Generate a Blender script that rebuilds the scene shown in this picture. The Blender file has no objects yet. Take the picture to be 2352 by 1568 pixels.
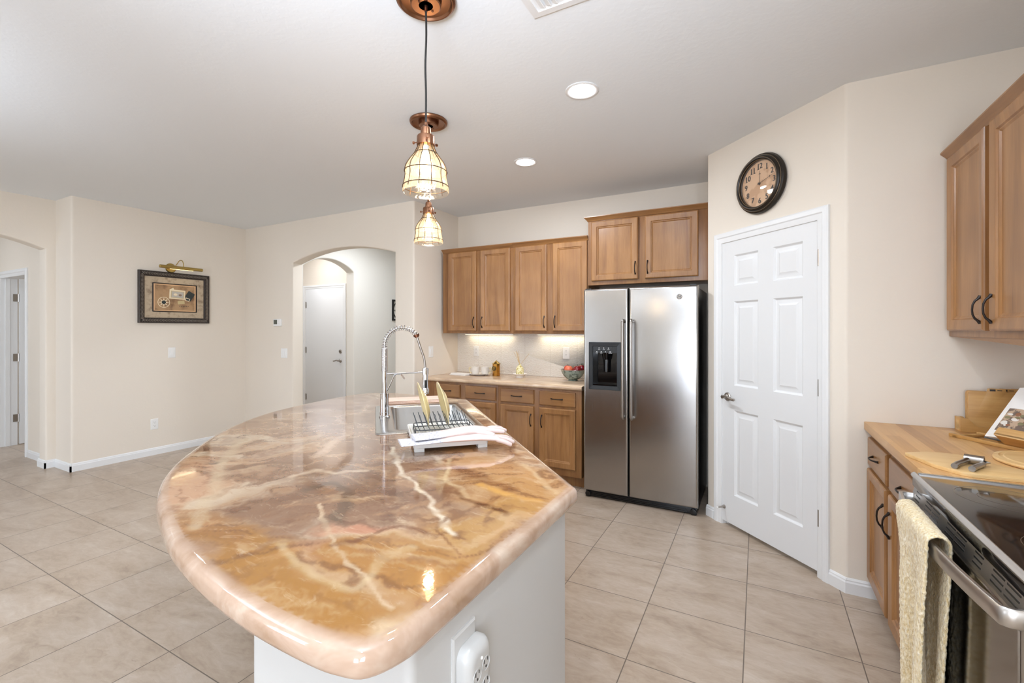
import bpy, bmesh, math, random
from mathutils import Vector, Matrix
from mathutils.geometry import delaunay_2d_cdt

random.seed(7)
PI = math.pi
SC = bpy.context.scene
COL = SC.collection

# ------------------------------------------------------------------ camera
CAM_H = 1.42
cam_d = bpy.data.cameras.new('camera')
cam = bpy.data.objects.new('camera', cam_d)
COL.objects.link(cam)
F_PX, W_PX, H_PX = 1047.5, 2352, 1568
cam_d.sensor_fit = 'HORIZONTAL'
cam_d.sensor_width = 36.0
cam_d.lens = 36.0 * F_PX / W_PX
cam_d.shift_y = -(H_PX / 2 - 755.15) / W_PX
cam_d.clip_start = 0.02
cam.location = (0, 0, CAM_H)
cam.rotation_euler = (PI / 2, 0, math.radians(28.312))
SC.camera = cam

# ------------------------------------------------------------------ world, light, exposure
wd = bpy.data.worlds.new('world')
SC.world = wd
wd.use_nodes = True
wd.node_tree.nodes['Background'].inputs[0].default_value = (0.85, 0.92, 1.0, 1)
wd.node_tree.nodes['Background'].inputs[1].default_value = 0.6
SC.view_settings.view_transform = 'Standard'
SC.view_settings.look = 'None'
SC.view_settings.gamma = 1.0
SC.view_settings.use_curve_mapping = False
SC.view_settings.exposure = 0.20
SC.cycles.use_denoising = True
SC.cycles.max_bounces = 10
SC.cycles.diffuse_bounces = 6
SC.cycles.glossy_bounces = 5
SC.cycles.transmission_bounces = 8
SC.cycles.transparent_max_bounces = 16
SC.cycles.caustics_reflective = False
SC.cycles.caustics_refractive = False
SC.cycles.sample_clamp_indirect = 6.0


def area(name, loc, rot, sx, sy, watts, color=(1, 1, 1), shape='RECTANGLE', spread=PI):
    d = bpy.data.lights.new(name, 'AREA')
    d.shape = shape
    d.size = sx
    d.size_y = sy
    d.energy = watts
    d.color = color
    d.spread = spread
    o = bpy.data.objects.new(name, d)
    o.location = loc
    o.rotation_euler = rot
    COL.objects.link(o)
    return o


# added daylight-toned fills at unseen openings behind and beside the camera
DAY = (0.845, 0.95, 1.11)
area('patio_daylight_fill', (0.22, -4.35, 1.2), (PI / 2 + .22, 0, 0), 1.4, 2.0, 70, DAY)
area('great_room_daylight_fill', (-6.7, -4.35, 1.3), (PI / 2 + .22, 0, -.2), 3.6, 2.0, 110, DAY)
area('nook_daylight_fill', (1.12, -2.5, 1.5), (0, PI / 2 + .15, 0), 1.4, 1.9, 120, DAY)
# the photographer's flash near the camera, bounced off the ceiling, and an added fill
area('bounce_flash_fill', (-0.35, -0.5, 1.85), (PI - .62, 0, .35), .6, .6, 40, DAY, spread=1.75)
area('bounce_flash_fill', (-3.6, -1.2, 1.85), (PI - .35, 0, .2), .5, .5, 60, DAY, spread=1.9)  # added second head, an unseen fill on the great room side


# ------------------------------------------------------------------ colour and node helpers
def lin(h):
    if isinstance(h, (tuple, list)):
        return (h[0], h[1], h[2], 1)
    h = h.lstrip('#')
    c = [int(h[i:i + 2], 16) / 255 for i in (0, 2, 4)]
    c = [x / 12.92 if x <= 0.04045 else ((x + 0.055) / 1.055) ** 2.4 for x in c]
    return (c[0], c[1], c[2], 1)


class NT:
    """small node-tree writer"""
    def __init__(self, name):
        self.m = bpy.data.materials.new(name)
        self.m.use_nodes = True
        self.t = self.m.node_tree
        self.b = self.t.nodes['Principled BSDF']
        self.out = self.t.nodes['Material Output']

    def n(self, kind, **kw):
        nd = self.t.nodes.new(kind)
        for k, v in kw.items():
            setattr(nd, k, v)
        return nd

    def put(self, sock, v):
        if isinstance(v, bpy.types.NodeSocket):
            self.t.links.new(v, sock)
        elif v is not None:
            sock.default_value = v

    def math(self, op, a, b=None, c=None, clamp=False):
        nd = self.n('ShaderNodeMath', operation=op, use_clamp=clamp)
        self.put(nd.inputs[0], a)
        self.put(nd.inputs[1], b)
        self.put(nd.inputs[2], c)
        return nd.outputs[0]

    def vec(self, op, a, b=None, s=None):
        nd = self.n('ShaderNodeVectorMath', operation=op)
        self.put(nd.inputs[0], a)
        self.put(nd.inputs[1], b)
        if s is not None:
            self.put(nd.inputs['Scale'], s)
        return nd.outputs['Value'] if op in ('LENGTH', 'DOT_PRODUCT', 'DISTANCE') else nd.outputs['Vector']

    def coords(self, kind='Object'):
        return self.n('ShaderNodeTexCoord').outputs[kind]

    def mapping(self, v, loc=(0, 0, 0), rot=(0, 0, 0), scale=(1, 1, 1)):
        nd = self.n('ShaderNodeMapping')
        self.put(nd.inputs[0], v)
        nd.inputs[1].default_value = loc
        nd.inputs[2].default_value = rot
        nd.inputs[3].default_value = scale
        return nd.outputs[0]

    def noise(self, v, scale=5, detail=4, rough=0.5, dist=0.0, out='Fac'):
        nd = self.n('ShaderNodeTexNoise')
        self.put(nd.inputs['Vector'], v)
        nd.inputs['Scale'].default_value = scale
        nd.inputs['Detail'].default_value = detail
        nd.inputs['Roughness'].default_value = rough
        nd.inputs['Distortion'].default_value = dist
        return nd.outputs[out]

    def ramp(self, fac, stops, interp='LINEAR'):
        nd = self.n('ShaderNodeValToRGB')
        cr = nd.color_ramp
        cr.interpolation = interp
        while len(cr.elements) < len(stops):
            cr.elements.new(0.5)
        for e, (p, c) in zip(cr.elements, stops):
            e.position = p
            e.color = lin(c) if isinstance(c, str) else (c, c, c, 1)
        self.put(nd.inputs[0], fac)
        return nd.outputs[0]

    def mix(self, fac, a, b, blend='MIX'):
        nd = self.n('ShaderNodeMix', data_type='RGBA', blend_type=blend)
        self.put(nd.inputs[0], fac)
        self.put(nd.inputs[6], lin(a) if isinstance(a, str) else a)
        self.put(nd.inputs[7], lin(b) if isinstance(b, str) else b)
        return nd.outputs[2]

    def smooth(self, v, a, b, lo=0.0, hi=1.0):
        nd = self.n('ShaderNodeMapRange', interpolation_type='SMOOTHSTEP')
        self.put(nd.inputs[0], v)
        nd.inputs[1].default_value = a
        nd.inputs[2].default_value = b
        nd.inputs[3].default_value = lo
        nd.inputs[4].default_value = hi
        return nd.outputs[0]

    def bump(self, h, strength=0.2, dist=0.01):
        nd = self.n('ShaderNodeBump')
        self.put(nd.inputs['Height'], h)
        nd.inputs['Strength'].default_value = strength
        nd.inputs['Distance'].default_value = dist
        self.t.links.new(nd.outputs[0], self.b.inputs['Normal'])

    def set(self, **kw):
        names = dict(color='Base Color', rough='Roughness', metal='Metallic', spec='Specular IOR Level',
                     coat='Coat Weight', coatr='Coat Roughness', trans='Transmission Weight', ior='IOR',
                     emit='Emission Color', estr='Emission Strength', aniso='Anisotropic', alpha='Alpha',
                     sheen='Sheen Weight', sss='Subsurface Weight')
        for k, v in kw.items():
            if k in ('color', 'emit') and isinstance(v, (str, tuple)):
                v = lin(v)
            self.put(self.b.inputs[names[k]], v)
        return self.m


def plain(name, color, rough=0.5, metal=0.0, bump=None, **kw):
    t = NT(name)
    t.set(color=color, rough=rough, metal=metal, **kw)
    if bump:
        sc, st = bump
        t.bump(t.noise(t.coords(), sc, 3), st, 0.004)
    return t.m


# ------------------------------------------------------------------ materials
M = {}


def wall_mat(name, c):
    t = NT(name)
    co = t.coords()
    n1 = t.noise(co, 1.3, 3)
    t.set(color=t.mix(t.smooth(n1, .3, .7), c, lin(c)[:3] + (1,)), rough=0.75, spec=0.25)
    n2 = t.noise(co, 38, 2, 0.45)
    t.bump(t.smooth(n2, .45, .62), 0.06, 0.003)
    return t.m


M['wall'] = wall_mat('warm_wall_paint', '#e1d8cb')
M['wall_pale'] = wall_mat('pale_wall_paint', '#dcd8d0')
M['ceil'] = wall_mat('ceiling_paint', '#e6eaed')
M['white'] = plain('white_trim_paint', '#e4e5e5', 0.38)
M['door_white'] = plain('white_door_paint', '#dfe0e0', 0.4)
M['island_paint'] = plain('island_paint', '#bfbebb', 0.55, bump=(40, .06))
M['plastic'] = plain('white_plastic', '#e9e9e7', 0.32)
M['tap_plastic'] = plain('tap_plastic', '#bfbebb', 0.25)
M['slot'] = plain('dark_slot', '#3a3835', 0.6)
M['black'] = plain('black_plastic', '#0d0d0e', 0.35)
M['blackgloss'] = plain('black_gloss', '#08080a', 0.08)
M['darkgrey'] = plain('dark_grey_plastic', '#25282b', 0.3)
M['bronze'] = plain('oil_rubbed_bronze', '#2d2623', 0.38, 0.6)
M['nickel'] = plain('satin_nickel', '#a8a29b', 0.28, 1.0)
M['chrome'] = plain('chrome', '#d8d8da', 0.05, 1.0)
M['brass'] = plain('brass', '#b29a5c', 0.28, 1.0)
M['gold_tin'] = plain('gold_tin', '#c08b3e', 0.25, 0.9)
M['copper'] = plain('antique_copper', '#8f664d', 0.3, 1.0, bump=(60, .1))
M['copper_dark'] = plain('dark_copper', '#6d4533', 0.35, 1.0)
M['wire_bronze'] = plain('bronze_wire', '#4e3c2e', 0.4, 0.7)
M['cord'] = plain('black_cord', '#17130f', 0.6)
M['black_wire'] = plain('black_coated_wire', '#33373c', 0.4)
M['ceramic'] = plain('white_ceramic', '#efece8', 0.15)
M['tray'] = plain('white_tray_plastic', '#e3e3e0', 0.35)
M['cream_glaze'] = plain('cream_glaze', '#ddcd9c', 0.14)
M['glove'] = plain('pale_pink_rubber', '#d9c6c1', 0.5)
M['paper'] = plain('paper', '#eceae6', 0.6)
M['linen'] = plain('linen', '#efeae4', 0.8, bump=(300, .2))
M['bulb'] = NT('warm_bulb').set(color='#ffe9c4', emit='#ffe2b0', estr=9.0)
M['can_lamp'] = NT('led_lens').set(color='#ffffff', emit='#fdfbff', estr=12.0)
M['strip_lamp'] = NT('warm_strip_lens').set(color='#ffffff', emit='#ffe9c2', estr=2.2)
M['pic_lamp'] = NT('picture_lamp_lens').set(color='#ffffff', emit='#ffd98c', estr=2.0)


def stainless(name, c, rough, scale=(2, 2, 160), bumpy=0.0, metal=1.0, var=.12):
    t = NT(name)
    co = t.coords()
    br = t.noise(t.mapping(co, scale=scale), 3, 4, .6)
    t.set(color=c, metal=metal, aniso=0.35,
          rough=t.math('ADD', t.math('MULTIPLY', br, var), rough))
    if bumpy:
        t.bump(t.noise(t.mapping(co, scale=(1, 1, 1.0)), 2.6, 2), bumpy, 0.02)
    return t.m


M['steel'] = stainless('brushed_steel', '#aeaca9', 0.19, (160, 2, 2), 0.1)
M['steel_sink'] = stainless('sink_steel', '#b4b2af', 0.22, (2, 60, 60), var=.03)
M['steel_range'] = stainless('range_steel', '#c6c2bd', 0.27, (140, 2, 2))
M['steel_door'] = stainless('oven_door_steel', '#8d8781', 0.06, (140, 2, 2))


def glass_like(name, tint, tr=0.75, rough=0.03, bump=None):
    t = NT(name)
    tb = t.n('ShaderNodeBsdfTransparent')
    tb.inputs[0].default_value = lin(tint)
    gl = t.n('ShaderNodeBsdfGlossy')
    gl.inputs[0].default_value = (1, 1, 1, 1)
    gl.inputs[1].default_value = rough
    fr = t.n('ShaderNodeLayerWeight')
    fr.inputs[0].default_value = .35
    if bump:
        nz = t.noise(t.coords(), bump[0], 3)
        bn = t.n('ShaderNodeBump')
        bn.inputs['Strength'].default_value = bump[1]
        bn.inputs['Distance'].default_value = 0.006
        t.t.links.new(nz, bn.inputs['Height'])
        t.t.links.new(bn.outputs[0], gl.inputs['Normal'])
        t.t.links.new(bn.outputs[0], fr.inputs['Normal'])
    df = t.n('ShaderNodeBsdfTranslucent')
    df.inputs[0].default_value = lin('#fff1da')
    m0 = t.n('ShaderNodeMixShader')
    m0.inputs[0].default_value = 1 - tr
    t.t.links.new(tb.outputs[0], m0.inputs[1])
    t.t.links.new(df.outputs[0], m0.inputs[2])
    m1 = t.n('ShaderNodeMixShader')
    t.put(m1.inputs[0], t.math('ADD', t.math('MULTIPLY', t.math('POWER', fr.outputs['Facing'], 2.0), .5), .05))
    t.t.links.new(m0.outputs[0], m1.inputs[1])
    t.t.links.new(gl.outputs[0], m1.inputs[2])
    t.t.links.new(m1.outputs[0], t.out.inputs[0])
    return t.m


M['glass'] = glass_like('seeded_glass', '#fbf1e2', 0.90, 0.06, (70, .5))
M['clear'] = glass_like('clear_cover', '#ffffff', 1.0, 0.01)


def wood(name, dark, mid, light, axis='Z', rough=0.33, scale=1.0, sat=0.5):
    t = NT(name)
    oi = t.n('ShaderNodeObjectInfo')
    off = t.n('ShaderNodeCombineXYZ')
    t.put(off.inputs[0], t.math('MULTIPLY', oi.outputs['Random'], 9.0))
    t.put(off.inputs[1], t.math('MULTIPLY', oi.outputs['Random'], 5.0))
    t.put(off.inputs[2], t.math('MULTIPLY', oi.outputs['Random'], 3.0))
    co = t.vec('ADD', t.coords(), off.outputs[0])
    s = {'Z': (9, 9, 0.7), 'X': (0.7, 9, 9), 'Y': (9, 0.7, 9)}[axis]
    s = tuple(k * scale for k in s)
    mp = t.mapping(co, scale=s)
    a = t.noise(mp, 1.6, 5, .55, 0.6)
    b = t.noise(t.mapping(co, scale=tuple(k * 6 for k in s)), 2.0, 3, .6)
    f = t.math('ADD', t.math('MULTIPLY', a, 0.75), t.math('MULTIPLY', b, 0.25))
    c = t.ramp(f, [(0.3, dark), (0.5, mid), (0.72, light)])
    c2 = t.noise(co, 3.0, 2)
    c = t.mix(t.smooth(c2, .35, .75, 0, sat), c, dark)
    t.set(color=c, rough=rough, coat=0.15, coatr=0.25)
    t.bump(b, 0.05, 0.002)
    return t.m


M['maple'] = wood('stained_maple', '#7c5430', '#9b6e41', '#ae8152', 'Z')
M['maple_x'] = wood('stained_maple_rail', '#744d2b', '#91663b', '#a3774a', 'X')
M['maple_edge'] = wood('stained_maple_carcass', '#714a29', '#8d6239', '#a07547', 'Z')
M['bamboo'] = wood('bamboo', '#ad8146', '#c09457', '#cda569', 'X', 0.45, 1.2, 0.2)
M['bamboo_pale'] = wood('pale_bamboo', '#cfa569', '#dcb77e', '#e6c690', 'X', 0.45, 1.4, 0.1)


def butcher():
    t = NT('butcher_block')
    co = t.coords()
    rot = t.mapping(co, rot=(0, 0, PI / 2))
    bk = t.n('ShaderNodeTexBrick', offset=0.37, offset_frequency=2, squash=1.0)
    t.put(bk.inputs['Vector'], rot)
    bk.inputs['Scale'].default_value = 1.0
    bk.inputs['Brick Width'].default_value = 0.42
    bk.inputs['Row Height'].default_value = 0.052
    bk.inputs['Mortar Size'].default_value = 0.0006
    bk.inputs['Mortar Smooth'].default_value = 0.3
    bk.inputs['Bias'].default_value = 0.0
    bk.inputs['Color1'].default_value = (0, 0, 0, 1)
    bk.inputs['Color2'].default_value = (1, 1, 1, 1)
    bk.inputs['Mortar'].default_value = (.4, .4, .4, 1)
    g = t.noise(t.mapping(rot, scale=(1.5, 22, 22)), 3, 4, .6, .4)
    f = t.math('ADD', t.math('MULTIPLY', bk.outputs['Color'], .6), t.math('MULTIPLY', g, .4))
    c = t.ramp(f, [(0.10, '#96683b'), (0.36, '#b48550'), (0.62, '#c89b63'), (0.88, '#dcb680')])
    t.set(color=c, rough=0.32)
    return t.m


M['butcher'] = butcher()


def floor_mat():
    t = NT('porcelain_tile')
    co = t.coords()
    bk = t.n('ShaderNodeTexBrick', offset=0.0, squash=1.0)
    px, py = 0.4455, 0.4535
    mp = t.mapping(co, loc=(0.4985 + 40 * px, -2.413 + 40 * py, 0))
    t.put(bk.inputs['Vector'], mp)
    bk.inputs['Scale'].default_value = 1.0
    bk.inputs['Brick Width'].default_value = px
    bk.inputs['Row Height'].default_value = py
    bk.inputs['Mortar Size'].default_value = 0.0026
    bk.inputs['Mortar Smooth'].default_value = 0.25
    bk.inputs['Bias'].default_value = 0.0
    bk.inputs['Color1'].default_value = (0, 0, 0, 1)
    bk.inputs['Color2'].default_value = (1, 1, 1, 1)
    tile_id = t.math('MULTIPLY', bk.outputs['Color'], 7.0)
    cx = t.n('ShaderNodeCombineXYZ')
    t.put(cx.inputs[0], tile_id)
    t.put(cx.inputs[1], t.math('MULTIPLY', tile_id, 1.7))
    co2 = t.vec('ADD', co, cx.outputs[0])
    a = t.noise(t.mapping(co2, scale=(1.6, 3.6, 1)), 1.8, 6, .62, .6)
    b = t.noise(t.mapping(co2, scale=(6, 14, 1)), 2.2, 5, .65, 1.0)
    f = t.math('ADD', t.math('MULTIPLY', a, .65), t.math('MULTIPLY', b, .35))
    c = t.ramp(f, [(0.30, '#94816f'), (0.45, '#ab9986'), (0.58, '#b7a796'), (0.74, '#c7bbad')])
    # small worn pits of the travertine look
    p = t.noise(t.mapping(co2, scale=(9, 16, 1)), 2.4, 4, .7, 1.6)
    p2 = t.noise(co2, 3.2, 2)
    pit = t.math('MULTIPLY', t.smooth(p, .62, .72), t.smooth(p2, .5, .65))
    c = t.mix(t.math('MULTIPLY', pit, .55), c, '#8a7460')
    c = t.mix(t.math('MULTIPLY', bk.outputs['Fac'], .85), c, '#5a4f46')
    t.set(color=c, rough=t.math('ADD', t.math('MULTIPLY', b, .12), .26), spec=0.4)
    t.bump(t.math('SUBTRACT', t.math('MULTIPLY', b, .1), bk.outputs['Fac']), 0.25, 0.002)
    return t.m


M['floor'] = floor_mat()


def splash_mat():
    t = NT('wave_tile')
    co = t.coords()
    w = t.n('ShaderNodeTexWave', wave_type='BANDS', bands_direction='Z')
    t.put(w.inputs['Vector'], co)
    w.inputs['Scale'].default_value = 24
    w.inputs['Distortion'].default_value = 9
    w.inputs['Detail'].default_value = 2
    w.inputs['Detail Scale'].default_value = 1.4
    sep = t.n('ShaderNodeSeparateXYZ')
    t.put(sep.inputs[0], co)
    # joints: vertical every 0.3 m, horizontal ones staggered
    vx = t.math('ABSOLUTE', t.math('SUBTRACT', t.math('FRACT', t.math('DIVIDE', t.math('ADD', sep.outputs[0], 4.33), .3)), .5))
    jv = t.smooth(vx, .4935, .4975)
    c = t.mix(w.outputs['Fac'], '#e2dcd2', '#efece5')
    c = t.mix(t.math('MULTIPLY', jv, .45), c, '#a79d90')
    t.set(color=c, rough=0.35)
    t.bump(t.math('SUBTRACT', w.outputs['Fac'], t.math('MULTIPLY', jv, .8)), 0.32, 0.006)
    return t.m


M['splash'] = splash_mat()


def epoxy_back():
    t = NT('epoxy_back_counter')
    co = t.coords()
    a = t.noise(t.mapping(co, scale=(1.4, 5, 3)), 2, 5, .6, 1.5)
    c = t.ramp(a, [(0.3, '#b0937a'), (0.55, '#c9ad90'), (0.75, '#dcc6ab')])
    t.set(color=c, rough=0.10, coat=0.5, coatr=0.03)
    return t.m


M['epoxy_back'] = epoxy_back()


def island_top_mat():
    """poured epoxy: colour of the pour stored on the slab (attribute), fine streaks and gloss in nodes"""
    t = NT('epoxy_marble')
    co = t.coords()
    at = t.n('ShaderNodeAttribute', attribute_name='pour')
    w = t.vec('SUBTRACT', t.noise(co, 5.0, 3, .5, 0, 'Color'), (.5, .5, .5))
    q = t.vec('ADD', co, t.vec('SCALE', w, s=.16))
    n2 = t.noise(t.mapping(q, rot=(0, 0, .75), scale=(5, 20, 5)), 2.2, 6, .65, 1.0)
    c = t.mix(t.smooth(n2, .54, .76, 0, .38), at.outputs['Color'], '#8f6240')
    c = t.mix(t.smooth(n2, .45, .26, 0, .20), c, '#ecd8b8')
    rim = t.n('ShaderNodeAttribute', attribute_name='rim')
    sidec = t.ramp(t.noise(t.mapping(co, scale=(5, 5, 7)), 1.6, 4, .6, .8), [(.3, '#a08269'), (.5, '#b59a85'), (.7, '#c6b29f')])
    c = t.mix(rim.outputs['Fac'], c, sidec)
    t.set(color=c, rough=0.05, coat=0.3, coatr=0.03, spec=0.6)
    t.bump(t.noise(co, 75, 2, .5), 0.028, 0.004)
    return t.m


M['epoxy'] = island_top_mat()


def towel_mat():
    t = NT('fuzzy_cream_towel')
    co = t.coords()
    a = t.noise(t.mapping(co, scale=(1, 1, .5)), 170, 3, .6)
    c = t.ramp(a, [(.3, '#c7ab76'), (.5, '#e0cda4'), (.7, '#f3e9d2')])
    t.set(color=c, rough=.95, sheen=.3)
    t.bump(a, .8, .006)
    return t.m


M['towel'] = towel_mat()


def spots(name, base, spot, scale, thr, rough=.8, soft=.08):
    t = NT(name)
    n = t.noise(t.coords(), scale, 3, .6)
    t.set(color=t.mix(t.smooth(n, thr, thr + soft), base, spot), rough=rough)
    return t.m


M['cuff'] = spots('floral_cuff_cotton', '#cfced3', '#a3a3b2', 90, .55)
M['pink_cloth'] = spots('pink_terry', '#e6cdbd', '#d9b9a7', 260, .5, .95)
M['mat_board'] = spots('marbled_mat', '#baa88f', '#85735f', 22, .42, soft=.4)
M['art_ground'] = spots('sepia_collage', '#b08e69', '#6b4d36', 9, .4, soft=.35)
M['clock_face'] = spots('parchment', '#dcb38b', '#c4966c', 7, .5, .5)
M['diffuser'] = spots('lemon_glass', '#e9dfb0', '#a08a2a', 60, .55, .25)
M['bowl_glass'] = spots('green_cut_glass', '#8f9c92', '#5d6a62', 26, .5, .12)
M['food'] = spots('food_photo', '#6d5a4c', '#b59b80', 30, .45, .5)
M['frame_dark'] = plain('carved_dark_frame', '#3a332f', .35, .5, bump=(120, .6))
M['art_line'] = plain('dark_liner', '#2b211b', .5)
M['apple_red'] = spots('red_apple', '#7d1a20', '#9c2a2a', 20, .55, .22)
M['apple_bright'] = spots('bright_red_apple', '#bf2f26', '#cf5036', 20, .55, .22)
M['peach'] = spots('peach_skin', '#e0714f', '#d9573f', 10, .55, .4)
M['leaf'] = plain('leaf', '#41562e', .5)
M['reed'] = plain('reed', '#c8a874', .7)
M['ink'] = plain('black_ink', '#2a2320', .6)
M['void'] = plain('shadow_void', '#1a1715', .9)
M['island_cab'] = M['maple']


# ------------------------------------------------------------------ mesh helpers
def cat_rom(pts, n=8, closed=False):
    out = []
    m = len(pts)
    rng = range(m if closed else m - 1)
    for i in rng:
        p = [Vector(pts[(i + k) % m]) if closed else Vector(pts[min(max(i + k, 0), m - 1)]) for k in (-1, 0, 1, 2)]
        for j in range(n):
            s = j / n
            out.append(0.5 * ((2 * p[1]) + (-p[0] + p[2]) * s + (2 * p[0] - 5 * p[1] + 4 * p[2] - p[3]) * s * s
                              + (-p[0] + 3 * p[1] - 3 * p[2] + p[3]) * s ** 3))
    if not closed:
        out.append(Vector(pts[-1]))
    return out


def rounded(poly, r, n=6):
    """2D polygon with rounded corners; r is a number or one per corner"""
    out = []
    m = len(poly)
    for i in range(m):
        p0, p, p1 = Vector(poly[i - 1]), Vector(poly[i]), Vector(poly[(i + 1) % m])
        ri = r[i] if isinstance(r, (list, tuple)) else r
        if ri <= 0:
            out.append((p.x, p.y))
            continue
        a, b = (p0 - p).normalized(), (p1 - p).normalized()
        ang = a.angle(b)
        d = min(ri / math.tan(ang / 2), (p0 - p).length * .49, (p1 - p).length * .49)
        A, B = p + a * d, p + b * d
        for k in range(n + 1):
            s = k / n
            q = A * (1 - s) ** 2 + p * 2 * s * (1 - s) + B * s * s
            out.append((q.x, q.y))
    return out


class MB:
    def __init__(s):
        s.v, s.f, s.m = [], [], []

    def add(s, verts, faces, mi=0, xf=None):
        o = len(s.v)
        s.v += [tuple(xf @ Vector(p)) if xf else tuple(p) for p in verts]
        s.f += [tuple(i + o for i in f) for f in faces]
        s.m += [mi] * len(faces)
        return s

    def box(s, x0, y0, z0, x1, y1, z1, mi=0, xf=None):
        v = [(x0, y0, z0), (x1, y0, z0), (x1, y1, z0), (x0, y1, z0), (x0, y0, z1), (x1, y0, z1), (x1, y1, z1), (x0, y1, z1)]
        return s.add(v, [(0, 3, 2, 1), (4, 5, 6, 7), (0, 1, 5, 4), (1, 2, 6, 5), (2, 3, 7, 6), (3, 0, 4, 7)], mi, xf)

    def rings(s, rings, cap0=True, cap1=True, mi=0, xf=None, closed=True, loop=False):
        n = len(rings[0])
        v = [p for r in rings for p in r]
        f = []
        R = len(rings)
        for i in range(R if loop else R - 1):
            a, b = i * n, ((i + 1) % R) * n
            for j in range(n if closed else n - 1):
                k = (j + 1) % n
                f.append((a + j, a + k, b + k, b + j))
        if cap0 and not loop:
            f.append(tuple(range(n))[::-1])
        if cap1 and not loop:
            f.append(tuple(range((R - 1) * n, R * n)))
        return s.add(v, f, mi, xf)

    def prism(s, poly, z0, z1, mi=0, xf=None):
        return s.rings([[(x, y, z0) for x, y in poly], [(x, y, z1) for x, y in poly]], mi=mi, xf=xf)

    def lathe(s, prof, seg=32, mi=0, xf=None):
        rs = []
        for r, z in prof:
            rs.append([(r * math.cos(2 * PI * i / seg), r * math.sin(2 * PI * i / seg), z) for i in range(seg)])
        return s.rings(rs, prof[0][0] > 1e-6, prof[-1][0] > 1e-6, mi, xf)

    def tube(s, pts, r, seg=10, mi=0, xf=None, closed=False, flat=1.0):
        P = [Vector(p) for p in pts]
        n = len(P)
        R = r if isinstance(r, (list, tuple)) else [r] * n
        up = None
        rs = []
        for i in range(n):
            if closed:
                t = (P[(i + 1) % n] - P[i - 1]).normalized()
            else:
                t = (P[min(i + 1, n - 1)] - P[max(i - 1, 0)]).normalized()
            if up is None:
                up = Vector((0, 0, 1)) if abs(t.z) < .9 else Vector((1, 0, 0))
            a = t.cross(up)
            if a.length < 1e-6:
                a = t.orthogonal()
            a.normalize()
            b = a.cross(t).normalized()
            up = b
            rs.append([tuple(P[i] + a * R[i] * math.cos(2 * PI * k / seg) + b * R[i] * flat * math.sin(2 * PI * k / seg)) for k in range(seg)])
        return s.rings(rs, mi=mi, xf=xf, loop=closed)

    def ball(s, c, r, seg=20, rr=12, mi=0, xf=None, sc=(1, 1, 1)):
        prof = [(max(r * math.sin(PI * i / rr), 0 if i in (0, rr) else 0), -r * math.cos(PI * i / rr)) for i in range(rr + 1)]
        T = Matrix.Translation(c) @ Matrix.Diagonal((*sc, 1))
        return s.lathe(prof, seg, mi, (xf @ T) if xf else T)

    def rect_rings(s, x0, x1, z0, z1, prof, mi=0, xf=None, cap0=False, cap1=True, r=0.0):
        """concentric rectangles in the XZ plane: prof is a list of (inset, y)"""
        rs = []
        for ins, y in prof:
            a, b, c, d = x0 + ins, x1 - ins, z0 + ins, z1 - ins
            poly = [(a, c), (b, c), (b, d), (a, d)]
            if r > 0:
                poly = rounded(poly, max(r - ins, .0005), 4)
            rs.append([(x, y, z) for x, z in poly])
        return s.rings(rs, cap0, cap1, mi, xf)

    def build(s, name, mats, parent=None, bev=0.0, seg=2, ang=38, smooth=True, weld=True):
        me = bpy.data.meshes.new(name)
        me.from_pydata(s.v, [], s.f)
        if not isinstance(mats, (list, tuple)):
            mats = [mats]
        for m in mats:
            me.materials.append(M[m] if isinstance(m, str) else m)
        for p, mi in zip(me.polygons, s.m):
            p.material_index = mi
        bm = bmesh.new()
        bm.from_mesh(me)
        if weld:
            bmesh.ops.remove_doubles(bm, verts=bm.verts, dist=1e-6)
        bmesh.ops.recalc_face_normals(bm, faces=bm.faces)
        if bev > 0:
            es = [e for e in bm.edges if len(e.link_faces) == 2 and e.calc_face_angle(0) > math.radians(45)]
            bmesh.ops.bevel(bm, geom=es, offset=bev, segments=seg, profile=.6, affect='EDGES', clamp_overlap=True)
        bm.to_mesh(me)
        bm.free()
        if smooth:
            me.polygons.foreach_set('use_smooth', [True] * len(me.polygons))
            me.set_sharp_from_angle(angle=math.radians(ang))
        me.update()
        o = bpy.data.objects.new(name, me)
        COL.objects.link(o)
        if parent is not None:
            o.parent = parent
        return o


def thing(name, label, cat, loc=(0, 0, 0), rz=0.0, group=None):
    o = bpy.data.objects.new(name, None)
    o.empty_display_size = 0.05
    COL.objects.link(o)
    o.location = loc
    o.rotation_euler = (0, 0, rz)
    o['label'] = label
    o['category'] = cat
    if group:
        o['group'] = group
    return o


def tag(o, label, cat, group=None, loc=None, rz=None):
    o['label'] = label
    o['category'] = cat
    if group:
        o['group'] = group
    if loc is not None:
        o.location = loc
    if rz is not None:
        o.rotation_euler = (0, 0, rz)
    return o


def struct(o, loc=None, rz=None):
    o['kind'] = 'structure'
    if loc is not None:
        o.location = loc
    if rz is not None:
        o.rotation_euler = (0, 0, rz)
    return o


def dup(root, loc, rz=None, label=None, group=None):
    r = root.copy()
    COL.objects.link(r)
    r.location = loc
    if rz is not None:
        r.rotation_euler = (0, 0, rz)
    if label:
        r['label'] = label
    if group:
        r['group'] = group
    for ch in list(root.children):
        c = ch.copy()
        COL.objects.link(c)
        c.parent = r
        for g in ch.children:
            d = g.copy()
            COL.objects.link(d)
            d.parent = c
    return r


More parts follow.
